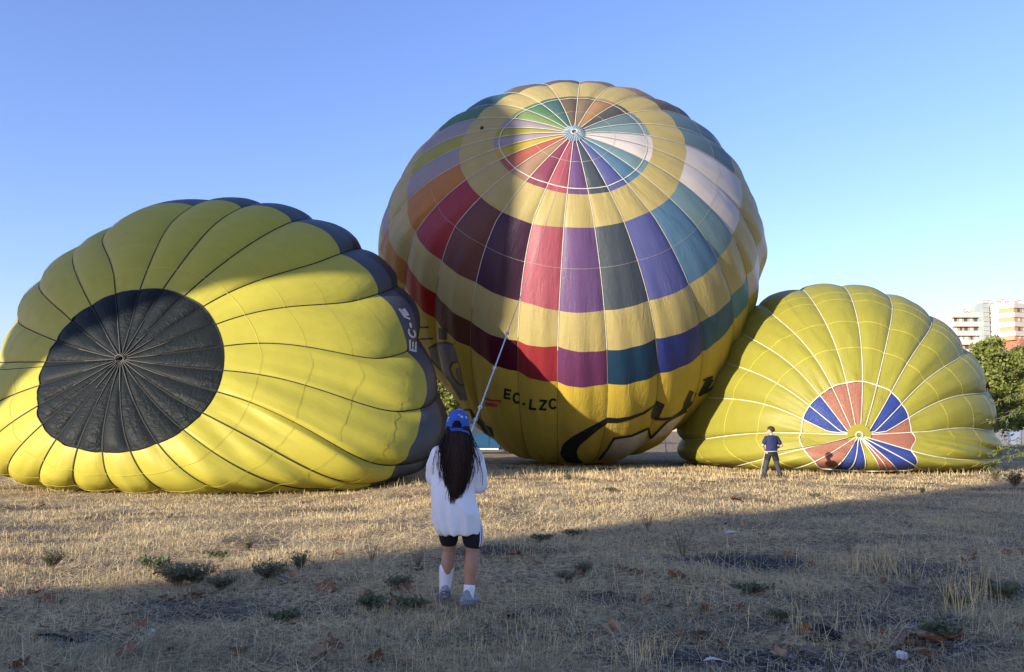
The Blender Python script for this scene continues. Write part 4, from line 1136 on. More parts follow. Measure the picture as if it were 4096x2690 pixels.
# tree standing just outside on the right, whose low branches hang into view
M_LONG = mat_leaf('long_green_leaf', (.10, .15, .03), (.22, .27, .07), .4)
pt = wp(2500, 1000, 30)
rt = empty('overhanging_tree', (pt[0], 30, TZ))
tag(rt, 'tree with long narrow leaves whose branches hang in at the right edge', 'tree')
r = np.random.default_rng(12)
bm = bmesh.new(); add_tube(bm, spline([(0, 0, -.1), (.1, 0, 1.2), (-.05, .1, 2.4), (.1, 0, 5)], 10), np.linspace(.16, .05, 10), 8)
LV = []; LF = []
def twig(a, b, n, droop):
    path = spline([a, (np.array(a) + b) / 2 + [0, 0, droop], b], 10)
    add_tube(bm, path, np.linspace(.022, .004, 10), 5)
    for _ in range(n):
        t = .25 + .75 * r.random(); c = path[int(t * 9)] + r.normal(0, .06, 3)
        d = r.normal(0, .6, 3) + np.array([-.5, 0, -.75]); d /= np.linalg.norm(d)
        q = np.cross(d, r.normal(0, 1, 3)); q /= np.linalg.norm(q); l = .14 * (.7 + .6 * r.random()); w = .034
        nn_ = np.cross(d, q); o = len(LV)
        LV.extend([c, c + d * l * .35 + q * w * .5, c + d * l * .7 + q * w * .4 - nn_ * .01, c + d * l - nn_ * .03, c + d * l * .7 - q * w * .4 - nn_ * .01, c + d * l * .35 - q * w * .5])
        LF.extend([(o, o + 1, o + 5), (o + 1, o + 2, o + 4, o + 5), (o + 2, o + 3, o + 4)])
def loc_(px, py, D=30.0): return at_depth(px, py, D) - np.array([pt[0], 30, TZ])
for (px, py, n, dr) in ((2268, 1085, 120, .12), (2285, 1065, 80, .15), (2325, 1040, 90, .1), (2262, 985, 60, .1), (2300, 975, 90, .12), (2330, 930, 110, .1), (2320, 880, 110, .1), (2345, 820, 110, .1), (2360, 780, 90, .1), (2350, 960, 90, .1), (2370, 900, 100, .05), (2300, 940, 70, .1), (2365, 1075, 60, .1), (2390, 860, 90, .1), (2400, 960, 80, .1), (2420, 780, 80, .1), (2440, 900, 80, .1)):
    b = loc_(px, py); b[1] += r.normal(0, .4); twig((.05, .02, max(.9, b[2] + .5 + .4 * r.random())), b, n, dr)
obj_bm('trunk', bm, M_BARK, rt, True)
mesh_np('foliage', np.array(LV), LF, M_LONG, rt, False)

# ------------------------------------------------------------------ white apartment block
M_WALLW = mat_simple('white_render', (.52, .48, .41, 1), .85, var=.05, scale=.5)
M_BRICKO = mat_simple('orange_brick', (.50, .26, .14, 1), .9, var=.12, scale=2)
M_BRICKR = mat_simple('red_brick', (.34, .135, .085, 1), .9, var=.12, scale=2)
M_GLASS = mat_simple('window_glass', (.05, .06, .075, 1), .12, .6, var=.3, scale=.3)
M_SHUT = mat_simple('white_blind', (.60, .60, .58, 1), .7, var=.05)
M_DARK = mat_simple('painted_opening_shade', (.05, .05, .05, 1), .8)  # near-black standing in for the shade inside the balconies
M_TOWER = mat_simple('pale_glass_blocks', (.30, .34, .33, 1), .25, .5, var=.1, scale=.5)
M_CONC = mat_simple('grey_concrete', (.36, .34, .31, 1), .9)
DB = 255.0
def bx(x, y): return at_depth(*( ((3750 + x / 2.2341) / PS, (1150 + y / 2.2341) / PS)), DB)
ab = empty('apartment_building', (0, 0, 0))
tag(ab, 'white apartment block with orange brick strips and roof chimneys behind the trees', 'building')
def bbox_part(name, x0, x1, z0, z1, y0, y1, mat, parent=ab):
    bm = bmesh.new(); add_box(bm, ((x0 + x1) / 2, (y0 + y1) / 2, (z0 + z1) / 2), (x1 - x0, y1 - y0, z1 - z0)); return obj_bm(name, bm, mat, parent)
X = lambda x: bx(x, 200)[0]
Zc = lambda y: bx(400, y)[2]
fl = Zc(200) - Zc(281)           # storey height
# left wing
bbox_part('wall', X(133), X(365), 0, Zc(228), DB + 1.0, DB + 22, M_WALLW)
top = Zc(228)
win_me = {}
def win(parent, x0, x1, z0, z1, y, mat):
    key = (round(x1 - x0, 1), round(z1 - z0, 1), mat.name)
    if key not in win_me:
        bm = bmesh.new(); add_box(bm, (0, 0, 0), (x1 - x0, .22, z1 - z0)); o = obj_bm('window', bm, mat); win_me[key] = o.data; bpy.data.objects.remove(o)
    return share('window', win_me[key], parent, ((x0 + x1) / 2, y, (z0 + z1) / 2))
for f in range(10):
    zt = top - f * fl
    if zt < 3: break
    bbox_part('parapet', X(131), X(367), zt - fl * .52, zt, DB - .4, DB + .995, M_WALLW)
    z0, z1 = zt - fl * .96, zt - fl * .54
    for a, b in ((181, 204), (226, 244), (276, 296), (317, 331)):
        bbox_part('brick_infill', X(a), X(b), z0, z1, DB + .75, DB + .99, M_BRICKO)
    for a, b in ((158, 180), (205, 225), (245, 275), (297, 316), (335, 363)):
        mt = M_SHUT if random.random() < .75 else M_GLASS
        win(ab, X(a), X(b), z0, z1, DB + .86, mt)
# stair tower of glass blocks, with stack above
bbox_part('stair_tower', X(366), X(421), 0, Zc(146), DB - 2.5, DB + 6, M_TOWER)
for k in range(12):
    z = Zc(146) - k * fl * .5
    bbox_part('tower_rib', X(365), X(422), z - .25, z, DB - 2.75, DB - 2.502, M_CONC)
bbox_part('stair_head', X(328), X(362), Zc(200), Zc(135), DB + 4, DB + 9, M_WALLW)
bbox_part('stair_head', X(422), X(470), Zc(200), Zc(118), DB + 4, DB + 9, M_WALLW)
# right wing: angled bay then flat face
right_w = bmesh.new()
def prism(pts, z0, z1, name, mat, parent=ab):
    bm = bmesh.new(); lo = [bm.verts.new((x, y, z0)) for x, y in pts]; hi = [bm.verts.new((x, y, z1)) for x, y in pts]
    n = len(pts); bm.faces.new(lo); bm.faces.new(hi)
    for i in range(n): bm.faces.new((lo[i], lo[(i + 1) % n], hi[(i + 1) % n], hi[i]))
    return obj_bm(name, bm, mat, parent)
right_w.free()
prism([(X(430), DB - 1), (X(555), DB - 7), (X(700), DB - 5), (X(900), DB - 5), (X(900), DB + 20), (X(430), DB + 20)], Zc(475), Zc(200), 'wall', M_WALLW)
prism([(X(520), DB - 4), (X(595), DB - 7), (X(700), DB - 6.5), (X(900), DB - 6.5), (X(900), DB + 20), (X(520), DB + 20)], 0, Zc(480), 'brick_base', M_BRICKR)
top2 = Zc(172)
for f in range(4):
    zt = top2 - f * fl
    prism([(X(428), DB - 1.4), (X(554), DB - 7.5), (X(700), DB - 5.5), (X(900), DB - 5.5), (X(900), DB - 5.003), (X(700), DB - 5.003), (X(555), DB - 7.003), (X(430), DB - 1.003)], zt - fl * .52, zt, 'parapet', M_WALLW)
    z0, z1 = zt - fl * .95, zt - fl * .55
    def on_face(a, xa, ya, xb, yb): return ya + (yb - ya) * (X(a) - X(xa)) / (X(xb) - X(xa))
    for a, b, mt, nm in ((484, 553, M_BRICKO, 'brick_infill'), (462, 482, M_SHUT, 'window'), (557, 598, M_BRICKO, 'brick_infill'), (600, 622, M_SHUT if f % 2 else M_GLASS, 'window'), (624, 652, M_BRICKO, 'brick_infill'), (653, 668, M_SHUT, 'window')):
        fa = (430, DB - 1, 555, DB - 7) if b < 555 else (555, DB - 7, 700, DB - 5)
        ya, yb = on_face(a, *fa), on_face(b, *fa)
        prism([(X(a), ya - .15), (X(b), yb - .15), (X(b), yb - .004), (X(a), ya - .004)], z0, z1, nm, mt)
    for q in (0, .5):
        prism([(X(702), DB - 5.12), (X(726), DB - 5.12), (X(726), DB - 5.004), (X(702), DB - 5.004)], zt - fl * (.78 + q), zt - fl * (.56 + q), 'balcony_shade_panel', M_DARK)  # flat dark panel on the wall, painted shade of a balcony opening
    prism([(X(768), DB - 5.15), (X(800), DB - 5.15), (X(800), DB - 5.004), (X(768), DB - 5.004)], z0, z1, 'window', M_SHUT)
for (a, b, t, d) in ((592, 610, 540, 600), (652, 672, 540, 592), (708, 748, 540, 595), (768, 800, 540, 595), (652, 672, 640, 690), (708, 748, 640, 690)):
    prism([(X(a), DB - 6.9), (X(b), DB - 6.75), (X(b), DB - 6.6), (X(a), DB - 6.6)], Zc(d), Zc(t), 'window', M_SHUT)
for (a, b, t) in ((262, 285, 188), (440, 460, 106), (484, 505, 110), (515, 530, 138), (572, 596, 120), (600, 640, 104), (655, 675, 118), (664, 684, 148), (724, 748, 122), (752, 790, 112)):
    bbox_part('chimney', X(a), X(b), Zc(205), Zc(t), DB + 2, DB + 2 + X(b) - X(a), M_WALLW)
    bbox_part('chimney_cap', X(a - 2), X(b + 2), Zc(t) + .003, Zc(t - 5), DB + 1.7, DB + 2.3 + X(b) - X(a), M_CONC)
for a, t in ((368, 70), (633, 78)):
    tube('antenna', [(X(a), DB + 5, Zc(150)), (X(a), DB + 5, Zc(t))], .08, M_CONC, ab, 5)
bbox_part('roof_railing', X(135), X(365), Zc(222), Zc(218), DB + .2, DB + .3, M_CONC)

# ------------------------------------------------------------------ low building behind the trees
lb = empty('low_building', (0, 0, 0)); tag(lb, 'low white building with dark windows and a blue-grey shutter, under the trees', 'building')
DL_ = 96.0
def lx(x): return at_depth((3750 + x / 2.2341) / PS, 980, DL_)[0]
def lz(y): return at_depth(2300, (1150 + y / 2.2341) / PS, DL_)[2]
bbox_part('wall', lx(430), lx(1100), TZ, lz(1130), DL_ + .5, DL_ + 8, mat_simple('shade_toned_white_render', (.16, .17, .19, 1), .9), lb)  # white wall, its colour greyed to look as if in shade
bbox_part('roof', lx(420), lx(1110), lz(1130) + .003, lz(1118), DL_, DL_ + 8.4, M_CONC, lb)
for a, b, m_ in ((470, 510, M_GLASS), (574, 660, M_GLASS), (800, 880, M_GLASS)):
    bbox_part('window', lx(a), lx(b), lz(1268), lz(1222), DL_ + .3, DL_ + .497, m_, lb)
bbox_part('window_sill', lx(574), lx(660), lz(1275), lz(1269), DL_ + .2, DL_ + .497, M_CONC, lb)
bbox_part('shutter', lx(670), lx(756), TZ, lz(1180), DL_ + .35, DL_ + .497, mat_simple('blue_grey_metal', (.20, .24, .33, 1), .5), lb)

# ------------------------------------------------------------------ posts and tape on the far field
M_WPOST = mat_simple('white_painted_post', (.6, .6, .6, 1), .6)
M_BTAPE = mat_simple('blue_tape', (.06, .14, .5, 1), .5)
fg = empty('field_barrier', (0, 0, 0)); tag(fg, 'thin white frame with a loose blue tape on the far grass at the right', 'barrier')
def far(x, y, D): return at_depth((3750 + x / 2.2341) / PS, (1150 + y / 2.2341) / PS, D)
a, b, c, d = far(632, 1290, 52), far(655, 1368, 48), far(712, 1372, 48), far(700, 1290, 52)
a[2] = max(a[2], .5); 
for s, e in ((a, b), (b, c), (a, d)): tube('bar', [s, e], .022, M_WPOST, fg, 6)
tube('leg', [a, (a[0], a[1], TZ)], .02, M_WPOST, fg, 6)
e_ = far(575, 1372, 48)
tube('tape', spline([a, (a * .5 + e_ * .5) + [0, 0, -.08], e_], 8), .02, M_BTAPE, fg, 4)
ps_ = at_depth((2500 + 760 / 4.76) / PS, (1650 + 460 / 4.76) / PS, 46); pe_ = at_depth((2500 + 797 / 4.76) / PS, (1650 + 640 / 4.76) / PS, 44)
o = tube('marker_post', [ps_, (pe_[0], pe_[1], TZ)], .035, M_WPOST, None, 6); tag(o, 'leaning white post on sunlit grass in the gap between the tall and right balloons', 'post')
# dark loose skirt of the right balloon lying in the gap
# ------------------------------------------------------------------ blue truck in the gap
M_TBLUE = mat_simple('blue_car_paint', (.012, .065, .15, 1), .42, .4, var=.06)
M_TLBL = mat_simple('light_blue_panel', (.06, .22, .48, 1), .5, .4, var=.06)
M_TDRK = mat_simple('black_plastic', (.012, .012, .014, 1), .6)
M_CHR = mat_simple('chrome', (.6, .6, .62, 1), .2, .5, metal=1.0)
tk = empty('parked_truck', (-4.95, 52, TZ)); tag(tk, 'blue truck with a light blue box parked in the gap behind the balloons', 'truck')
def sideprism(name, prof, y0, y1, mat, parent, bev=.03):
    bm = bmesh.new(); a = [bm.verts.new((x, y0, z)) for x, z in prof]; b = [bm.verts.new((x, y1, z)) for x, z in prof]
    n = len(prof); bm.faces.new(a); bm.faces.new(b)
    for i in range(n): bm.faces.new((a[i], a[(i + 1) % n], b[(i + 1) % n], b[i]))
    bmesh.ops.recalc_face_normals(bm, faces=bm.faces[:])
    if bev: bmesh.ops.bevel(bm, geom=bm.edges[:], offset=bev, segments=2, affect='EDGES')
    return obj_bm(name, bm, mat, parent)
sideprism('cargo_box', [(0, .75), (1.95, .75), (1.95, 2.25), (.28, 2.25), (0, 1.95)], 0, 1.75, M_TLBL, tk)
sideprism('cab', [(1.99, .5), (4.2, .5), (4.2, 1.36), (3.75, 1.42), (3.30, 2.06), (1.99, 2.08)], .02, 1.73, M_TBLUE, tk)
sideprism('bonnet', [(4.22, .5), (5.35, .5), (5.38, 1.05), (5.1, 1.26), (4.22, 1.34)], .05, 1.70, M_TBLUE, tk)
sideprism('chassis', [(.1, .42), (5.3, .42), (5.3, .60), (.1, .60)], .12, 1.6, M_TDRK, tk, .01)
sideprism('side_window', [(2.1, 1.44), (3.55, 1.44), (3.18, 1.98), (2.1, 2.0)], .0, .017, M_GLASS, tk, 0)
sideprism('windscreen', [(3.78, 1.44), (3.80, 1.46), (3.36, 2.03), (3.34, 2.02)], .15, 1.6, M_GLASS, tk, 0)
dr = sideprism('door', [(2.30, .66), (3.45, .66), (3.45, 1.40), (2.30, 1.40)], -.012, .019, M_TBLUE, tk, .01)
sideprism('door_handle', [(2.38, 1.28), (2.56, 1.28), (2.56, 1.33), (2.38, 1.33)], -.05, -.0125, M_CHR, dr, .01)
sideprism('running_board', [(1.4, .40), (4.1, .40), (4.1, .49), (1.4, .49)], -.12, .10, mat_simple('white_step', (.65, .65, .65, 1), .4), tk, .02)
bm = bmesh.new(); add_tube(bm, [(.18, -.06, 1.2), (.18, -.06, 1.75)], .03, 6); add_tube(bm, [(.18, -.06, 1.2), (.18, .02, 1.2)], .025, 6); add_tube(bm, [(.18, -.06, 1.75), (.18, .02, 1.75)], .025, 6)
obj_bm('grab_rail', bm, M_CHR, tk, True)
for wx in (.85, 4.75):
    wh = obj_bm('wheel', (lambda b: (add_tube(b, [(wx, -.04, .36), (wx, -.02, .36), (wx, .20, .36), (wx, .22, .36)], [.30, .36, .36, .30], 24), b)[1])(bmesh.new()), M_TDRK, tk, True)
    obj_bm('rim', (lambda b: (add_tube(b, [(wx, -.055, .36), (wx, -.041, .36)], [.17, .20], 20), b)[1])(bmesh.new()), M_CHR, wh, True)
sideprism('headlight', [(5.30, .85), (5.40, .85), (5.38, 1.0), (5.30, 1.0)], .1, .4, M_SHUT, tk, .01)

# ------------------------------------------------------------------ what stands behind the viewer and shades the field
ub = empty('standing_balloon', (SUN_A[0] * -45 + SUN_R[0] * -29.0, SUN_A[1] * -45 + SUN_R[1] * -29.0, 0))
tag(ub, 'upright inflated balloon behind the viewer whose round shadow falls on the left balloons', 'hot-air balloon')
prof = [(1.5, .5), (3.5, .7), (4.9, 1.25), (5.9, 2.0), (7.2, 3.3), (7.9, 4.1), (8.7, 4.9), (9.4, 5.7), (10.5, 6.4), (12, 6.8), (14, 7.0), (15.3, 7.0), (16.5, 6.85), (18, 6.4), (18.9, 5.8), (19.6, 5.0), (20.8, 3.7), (22.2, 1.5), (22.6, .1)]
pz = np.array([a for a, _ in prof]) + 45 * math.tan(EL); pr = np.array([b for _, b in prof])
zz = np.linspace(pz[0], pz[-1], 60); rr = np.interp(zz, pz, pr)
bm = bmesh.new(); NS = 96
rg = [[bm.verts.new(((r * (1 + .03 * abs(math.sin(12 * a)))) * math.cos(a), (r * (1 + .03 * abs(math.sin(12 * a)))) * math.sin(a), z)) for a in np.linspace(0, 2 * math.pi, NS + 1)[:-1]] for z, r in zip(zz, rr)]
for a, b in zip(rg[:-1], rg[1:]):
    for i in range(NS): bm.faces.new((a[i], a[(i + 1) % NS], b[(i + 1) % NS], b[i]))
obj_bm('envelope', bm, mat_simple('yellow_envelope', (.5, .44, .06, 1), .6), ub, True)
M_WICK = mat_simple('brown_wicker', (.22, .13, .06, 1), .9)
bm = bmesh.new(); add_box(bm, (0, 0, .6), (1.6, 1.3, 1.1), 0, .05); obj_bm('basket', bm, M_WICK, ub)
bm = bmesh.new()
for sx in (-1, 1):
    for sy in (-1, 1): add_tube(bm, [(sx * .75, sy * .6, 1.1), (sx * .85, sy * .85, zz[0])], .02, 5)
obj_bm('suspension_cable', bm, M_CHR, ub)
hb = empty('apartment_building', (0, 0, 0)); tag(hb, 'tall brick block behind the viewer that throws the shade over the foreground', 'building')
def su(s, u): return (SUN_A[0] * s + SUN_R[0] * u, SUN_A[1] * s + SUN_R[1] * u)
UB = -8.35
prism([su(-60, UB), su(-60, 4), su(-74, 4), su(-74, UB)], TZ - 1, 36, 'wall', M_BRICKR, hb)
prism([su(-60.3, UB + .3), su(-60.3, 3.7), su(-73.7, 3.7), su(-73.7, UB + .3)], 36.003, 36.6, 'roof', M_CONC, hb)
for f in range(9):
    for k in range(3):
        u = UB + 2 + k * 3.6; z = 1.2 + f * 3
        prism([su(-59.94, u), su(-59.94, u + 1.5), su(-59.996, u + 1.5), su(-59.996, u)], z, z + 1.5, 'window', M_GLASS, hb)

# ------------------------------------------------------------------ people
from mathutils import noise as mnoise
def cap_path(p0, r0, p1, r1):
    p0 = np.array(p0, float); p1 = np.array(p1, float); d = p1 - p0; d = d / (np.linalg.norm(d) + 1e-9)
    P = []; R = []
    for a in (85, 60, 30): P.append(p0 - d * r0 * math.sin(math.radians(a))); R.append(r0 * math.cos(math.radians(a)))
    P.append(p0); R.append(r0); P.append((p0 + p1) / 2); R.append((r0 + r1) / 2); P.append(p1); R.append(r1)
    for a in (30, 60, 85): P.append(p1 + d * r1 * math.sin(math.radians(a))); R.append(r1 * math.cos(math.radians(a)))
    return P, R
def caps(bm, p0, r0, p1, r1, sides=12): add_tube(bm, *cap_path(p0, r0, p1, r1), sides)
def chain(bm, pts, rs, sides=12):
    for i in range(len(pts) - 1): caps(bm, pts[i], rs[i], pts[i + 1], rs[i + 1], sides)
def ell(bm, c, s, sub=3, rot=None):
    r = bmesh.ops.create_icosphere(bm, subdivisions=sub, radius=1.0)
    M = Matrix.Translation(Vector(c)) @ (rot.to_4x4() if rot else Matrix.Identity(4)) @ Matrix.Diagonal((s[0], s[1], s[2], 1))
    bmesh.ops.transform(bm, matrix=M, verts=r['verts'])
def loft(bm, rings, n=24):
    """rings: (cx, cy, z, rx, ry)"""
    vs = []
    for cx, cy, z, rx, ry in rings:
        vs.append([bm.verts.new((cx + rx * math.cos(a), cy + ry * math.sin(a), z)) for a in np.linspace(0, 2 * math.pi, n + 1)[:-1]])
    for a, b in zip(vs[:-1], vs[1:]):
        for i in range(n): bm.faces.new((a[i], a[(i + 1) % n], b[(i + 1) % n], b[i]))
    bm.faces.new(vs[0]); bm.faces.new(vs[-1])
def fuse(name, bm, voxel, mat, parent, smooth=4, disp=None):
    """one continuous skin from overlapping volumes"""
    bmesh.ops.recalc_face_normals(bm, faces=bm.faces[:])
    me = bpy.data.meshes.new(name); bm.to_mesh(me); bm.free()
    o = bpy.data.objects.new(name, me); COL.objects.link(o)
    r = o.modifiers.new('r', 'REMESH'); r.mode = 'VOXEL'; r.voxel_size = voxel
    s = o.modifiers.new('s', 'SMOOTH'); s.factor = .5; s.iterations = smooth
    dg = bpy.context.evaluated_depsgraph_get()
    m2 = bpy.data.meshes.new_from_object(o.evaluated_get(dg))
    o.modifiers.clear(); o.data = m2; bpy.data.meshes.remove(me)
    m2.name = name; m2.materials.clear(); m2.materials.append(mat)
    if disp:
        no = [v.normal.copy() for v in m2.vertices]
        for v, n in zip(m2.vertices, no): v.co = v.co + n * disp(v.co)
    m2.polygons.foreach_set('use_smooth', np.ones(len(m2.polygons), bool)); m2.update()
    o.parent = parent; return o
def hand_on(bm, wrist, c, d, side=1, sc=1.0):
    """hand closed round a line through c along d"""
    wrist = np.array(wrist, float); c = np.array(c, float); d = np.array(d, float) / np.linalg.norm(d)
    n = c - wrist; n -= d * (n @ d); n /= np.linalg.norm(n); e = np.cross(d, n) * side
    pc = c - n * .032 * sc
    for i in range(4): caps(bm, wrist + d * (i - 1.5) * .010, .016 * sc, pc + d * (i - 1.5) * .019 + e * .012, .0125 * sc, 8)
    for i, ln in enumerate((.92, 1.0, .96, .8)):
        off = d * (i - 1.5) * .0195 * sc
        R = .024 * sc * (.92 + .08 * ln)
        pts = [pc + off + e * .015] + [c + off + R * (math.cos(t) * n + math.sin(t) * e) for t in np.radians([112, 45, -25, -25 - 45 * ln])]
        chain(bm, pts, [.0105, .0098, .009, .0084, .0075], 8)
    off = d * 2.0 * .0195
    chain(bm, [wrist * .45 + pc * .55 + d * .016, pc + off - e * .012, c + off + .028 * (math.cos(math.radians(245)) * n + math.sin(math.radians(245)) * e), c + off * .8 + .028 * (math.cos(math.radians(300)) * n + math.sin(math.radians(300)) * e)], [.014, .012, .0105, .009], 8)

M_SKIN = mat_simple('skin', (.40, .215, .135, 1), .55, .35, var=.07, scale=9)
M_SKIN2 = mat_simple('fair_skin', (.48, .29, .21, 1), .55, .35, var=.06, scale=9)
M_TEE = mat_simple('white_cotton', (.82, .81, .82, 1), .9, .15, var=.03, scale=3, bump=.15, bscale=60)
M_SHORT = mat_simple('black_jersey', (.012, .012, .018, 1), .8)
M_STRIPE = mat_simple('white_stripe', (.7, .7, .72, 1), .8)
M_SOCK = mat_simple('white_sock', (.72, .72, .74, 1), .95, bump=.4, bscale=90)
M_SHOE = mat_simple('grey_trainer', (.24, .25, .27, 1), .7, var=.2, scale=25)
M_SOLE = mat_simple('dark_grey_sole', (.10, .10, .11, 1), .8)
M_CAP = mat_simple('blue_cotton_cap', (.045, .115, .44, 1), .9, .2, var=.06, scale=20, bump=.15, bscale=120)
M_GOLD = mat_simple('gold_pin', (.55, .36, .10, 1), .35, .5, metal=.6)
M_PINW = mat_simple('white_pin', (.65, .68, .68, 1), .4)
M_HAIR, hn, hp, ho = new_mat('black_hair')
hp.inputs['Base Color'].default_value = (.010, .006, .005, 1); hp.inputs['Roughness'].default_value = .5; hp.inputs['Specular IOR Level'].default_value = .22
gg = hn.nodes.new('ShaderNodeNewGeometry'); rr_ = hn.nodes.new('ShaderNodeValToRGB'); rr_.color_ramp.elements[0].color = (.003, .002, .002, 1); rr_.color_ramp.elements[1].color = (.045, .020, .013, 1)
hn.links.new(gg.outputs['Random Per Island'], rr_.inputs['Fac']); hn.links.new(rr_.outputs[0], hp.inputs['Base Color'])

GX0, GY0 = -.45, 6.8
GZ0 = float(terrain(GX0, GY0)) + .004
girl = empty('person', (GX0, GY0, GZ0))
tag(girl, 'person with long black hair, blue cap and baggy white t-shirt, pulling a rope', 'person')
ROPE_END = cptM + cnM * .14
hL = np.array([.035, .46, 1.345]); gw = np.array([GX0, GY0, GZ0])
rd = ROPE_END - (gw + hL); rd /= np.linalg.norm(rd)
hR = hL - rd * .20
bm = bmesh.new()
# legs (left steps forward, right carries the weight and turns out)
LA, RA = np.array([-.125, .10, .085]), np.array([.088, -.03, .085])
chain(bm, [(-.068, .0, .82), (-.090, .04, .62), (-.088, .09, .445), (-.100, .075, .33), (-.116, .09, .19), LA], [.080, .074, .058, .056, .041, .034], 16)
chain(bm, [(.066, .0, .82), (.104, .02, .62), (.118, .03, .445), (.104, -.005, .33), (.094, -.015, .18), RA], [.080, .078, .060, .060, .044, .035], 16)
ell(bm, (-.101, .060, .35), (.047, .050, .12)); ell(bm, (.106, -.018, .335), (.050, .054, .125))
chain(bm, [LA, (-.135, .16, .05), (-.15, .22, .035)], [.036, .034, .028]); chain(bm, [RA, (.125, .03, .05), (.165, .085, .035)], [.036, .034, .028])
# trunk
loft(bm, [(0, 0, .78, .13, .10), (-.01, 0, .88, .150, .11), (-.035, 0, .98, .125, .10), (-.035, .0, 1.10, .130, .10), (-.02, .0, 1.22, .165, .10), (-.025, 0, 1.30, .150, .08), (-.022, .01, 1.36, .07, .06)])
chain(bm, [(-.02, .0, 1.33), (-.015, .015, 1.42)], [.062, .055])
# head, tipped up a little towards the balloon
ell(bm, (-.012, .015, 1.535), (.077, .095, .105)); ell(bm, (-.012, .06, 1.475), (.058, .058, .062)); ell(bm, (-.012, .115, 1.515), (.014, .02, .024)); ell(bm, (-.012, .10, 1.468), (.026, .014, .012))
for s in (-1, 1): ell(bm, (-.012 + s * .079, .01, 1.515), (.012, .024, .033), 2)
# arms
SL, SR = np.array([-.185, 0, 1.275]), np.array([.140, 0, 1.265])
EL_, ER_ = np.array([-.205, .14, 1.045]), np.array([.160, .09, 1.02])
WL, WR = hL - np.array([.045, .075, .055]), hR - np.array([-.05, .065, .06])
chain(bm, [SL, EL_, (EL_ + WL) / 2, WL], [.050, .038, .036, .026]); chain(bm, [SR, ER_, (ER_ + WR) / 2, WR], [.050, .038, .036, .026])
hand_on(bm, WL, hL, rd, 1, .95); hand_on(bm, WR, hR, rd, -1, .95)
fuse('body', bm, .0055, M_SKIN, girl, 3)
for s in (-1, 1):
    bm = bmesh.new(); ell(bm, (-.012 + s * .031, .098, 1.528), (.013, .010, .009), 2); obj_bm('eye', bm, M_PINW, girl, True)
# t-shirt
bm = bmesh.new()
loft(bm, [(-.02, .0, 1.385, .072, .062), (-.022, -.004, 1.355, .125, .085), (-.025, -.006, 1.31, .195, .108), (-.03, -.008, 1.24, .208, .122), (-.036, -.01, 1.15, .198, .130), (-.046, -.012, 1.05, .190, .134), (-.052, -.014, .95, .190, .140), (-.038, -.016, .86, .197, .150), (-.022, -.016, .78, .206, .152), (-.012, -.014, .70, .196, .146), (-.002, -.012, .645, .182, .138), (.010, -.012, .606, .160, .126)], 40)
chain(bm, [(-.175, 0, 1.275), (-.205, .045, 1.17), (-.208, .085, 1.075)], [.072, .080, .082], 18)
chain(bm, [(.132, 0, 1.265), (.160, .012, 1.13), (.168, .03, 1.00)], [.072, .074, .064], 18)
def tee_disp(c):
    x, y, z = c
    f = .011 * mnoise.noise(Vector((x * 7, y * 7, z * 4))) + .007 * mnoise.noise(Vector((x * 17 + 3, y * 17, z * 8)))
    # drag folds from the right hip up to the left shoulder, and hanging folds to the hem
    q = (x * .8 + z * .9); f += .012 * max(0, math.sin(q * 34 + 2 * mnoise.noise(Vector((x * 3, y * 3, z * 3))))) ** 2 * math.exp(-((z - .86) / .14) ** 2) * math.exp(-((x - .06) / .09) ** 2)
    f += .009 * math.sin(math.atan2(y, x + .03) * 9 + z * 5) * max(0, min(1, (1.0 - z) / .3))
    return f
tee = fuse('t_shirt', bm, .008, M_TEE, girl, 5, tee_disp)
# shorts
bm = bmesh.new()
loft(bm, [(-.02, 0, .90, .12, .10), (0, 0, .82, .165, .125), (.004, .0, .74, .175, .12)], 28)
chain(bm, [(-.085, .015, .76), (-.090, .035, .62), (-.088, .062, .555)], [.098, .088, .082], 18); chain(bm, [(.080, .01, .74), (.112, .022, .62), (.122, .028, .545)], [.095, .094, .090], 18)
sh = fuse('shorts', bm, .009, M_SHORT, girl, 3)
sbv = BVHTree.FromPolygons([v.co for v in sh.data.vertices], [tuple(p.vertices) for p in sh.data.polygons])
for k in range(3):
    a0 = math.radians(-42 + 15 * k); pp = []
    for z in np.linspace(.72, .50, 10):
        c0 = Vector((.118, .024, z)); dv = Vector((math.cos(a0), math.sin(a0), 0))
        h_ = sbv.ray_cast(c0 + dv * .4, -dv)
        if h_[0] is not None and (h_[0] - c0).length < .16: pp.append(np.array(h_[0]) + np.array(dv) * .001)
    if len(pp) > 2: tube('stripe', pp, .0062, M_STRIPE, sh, 6)
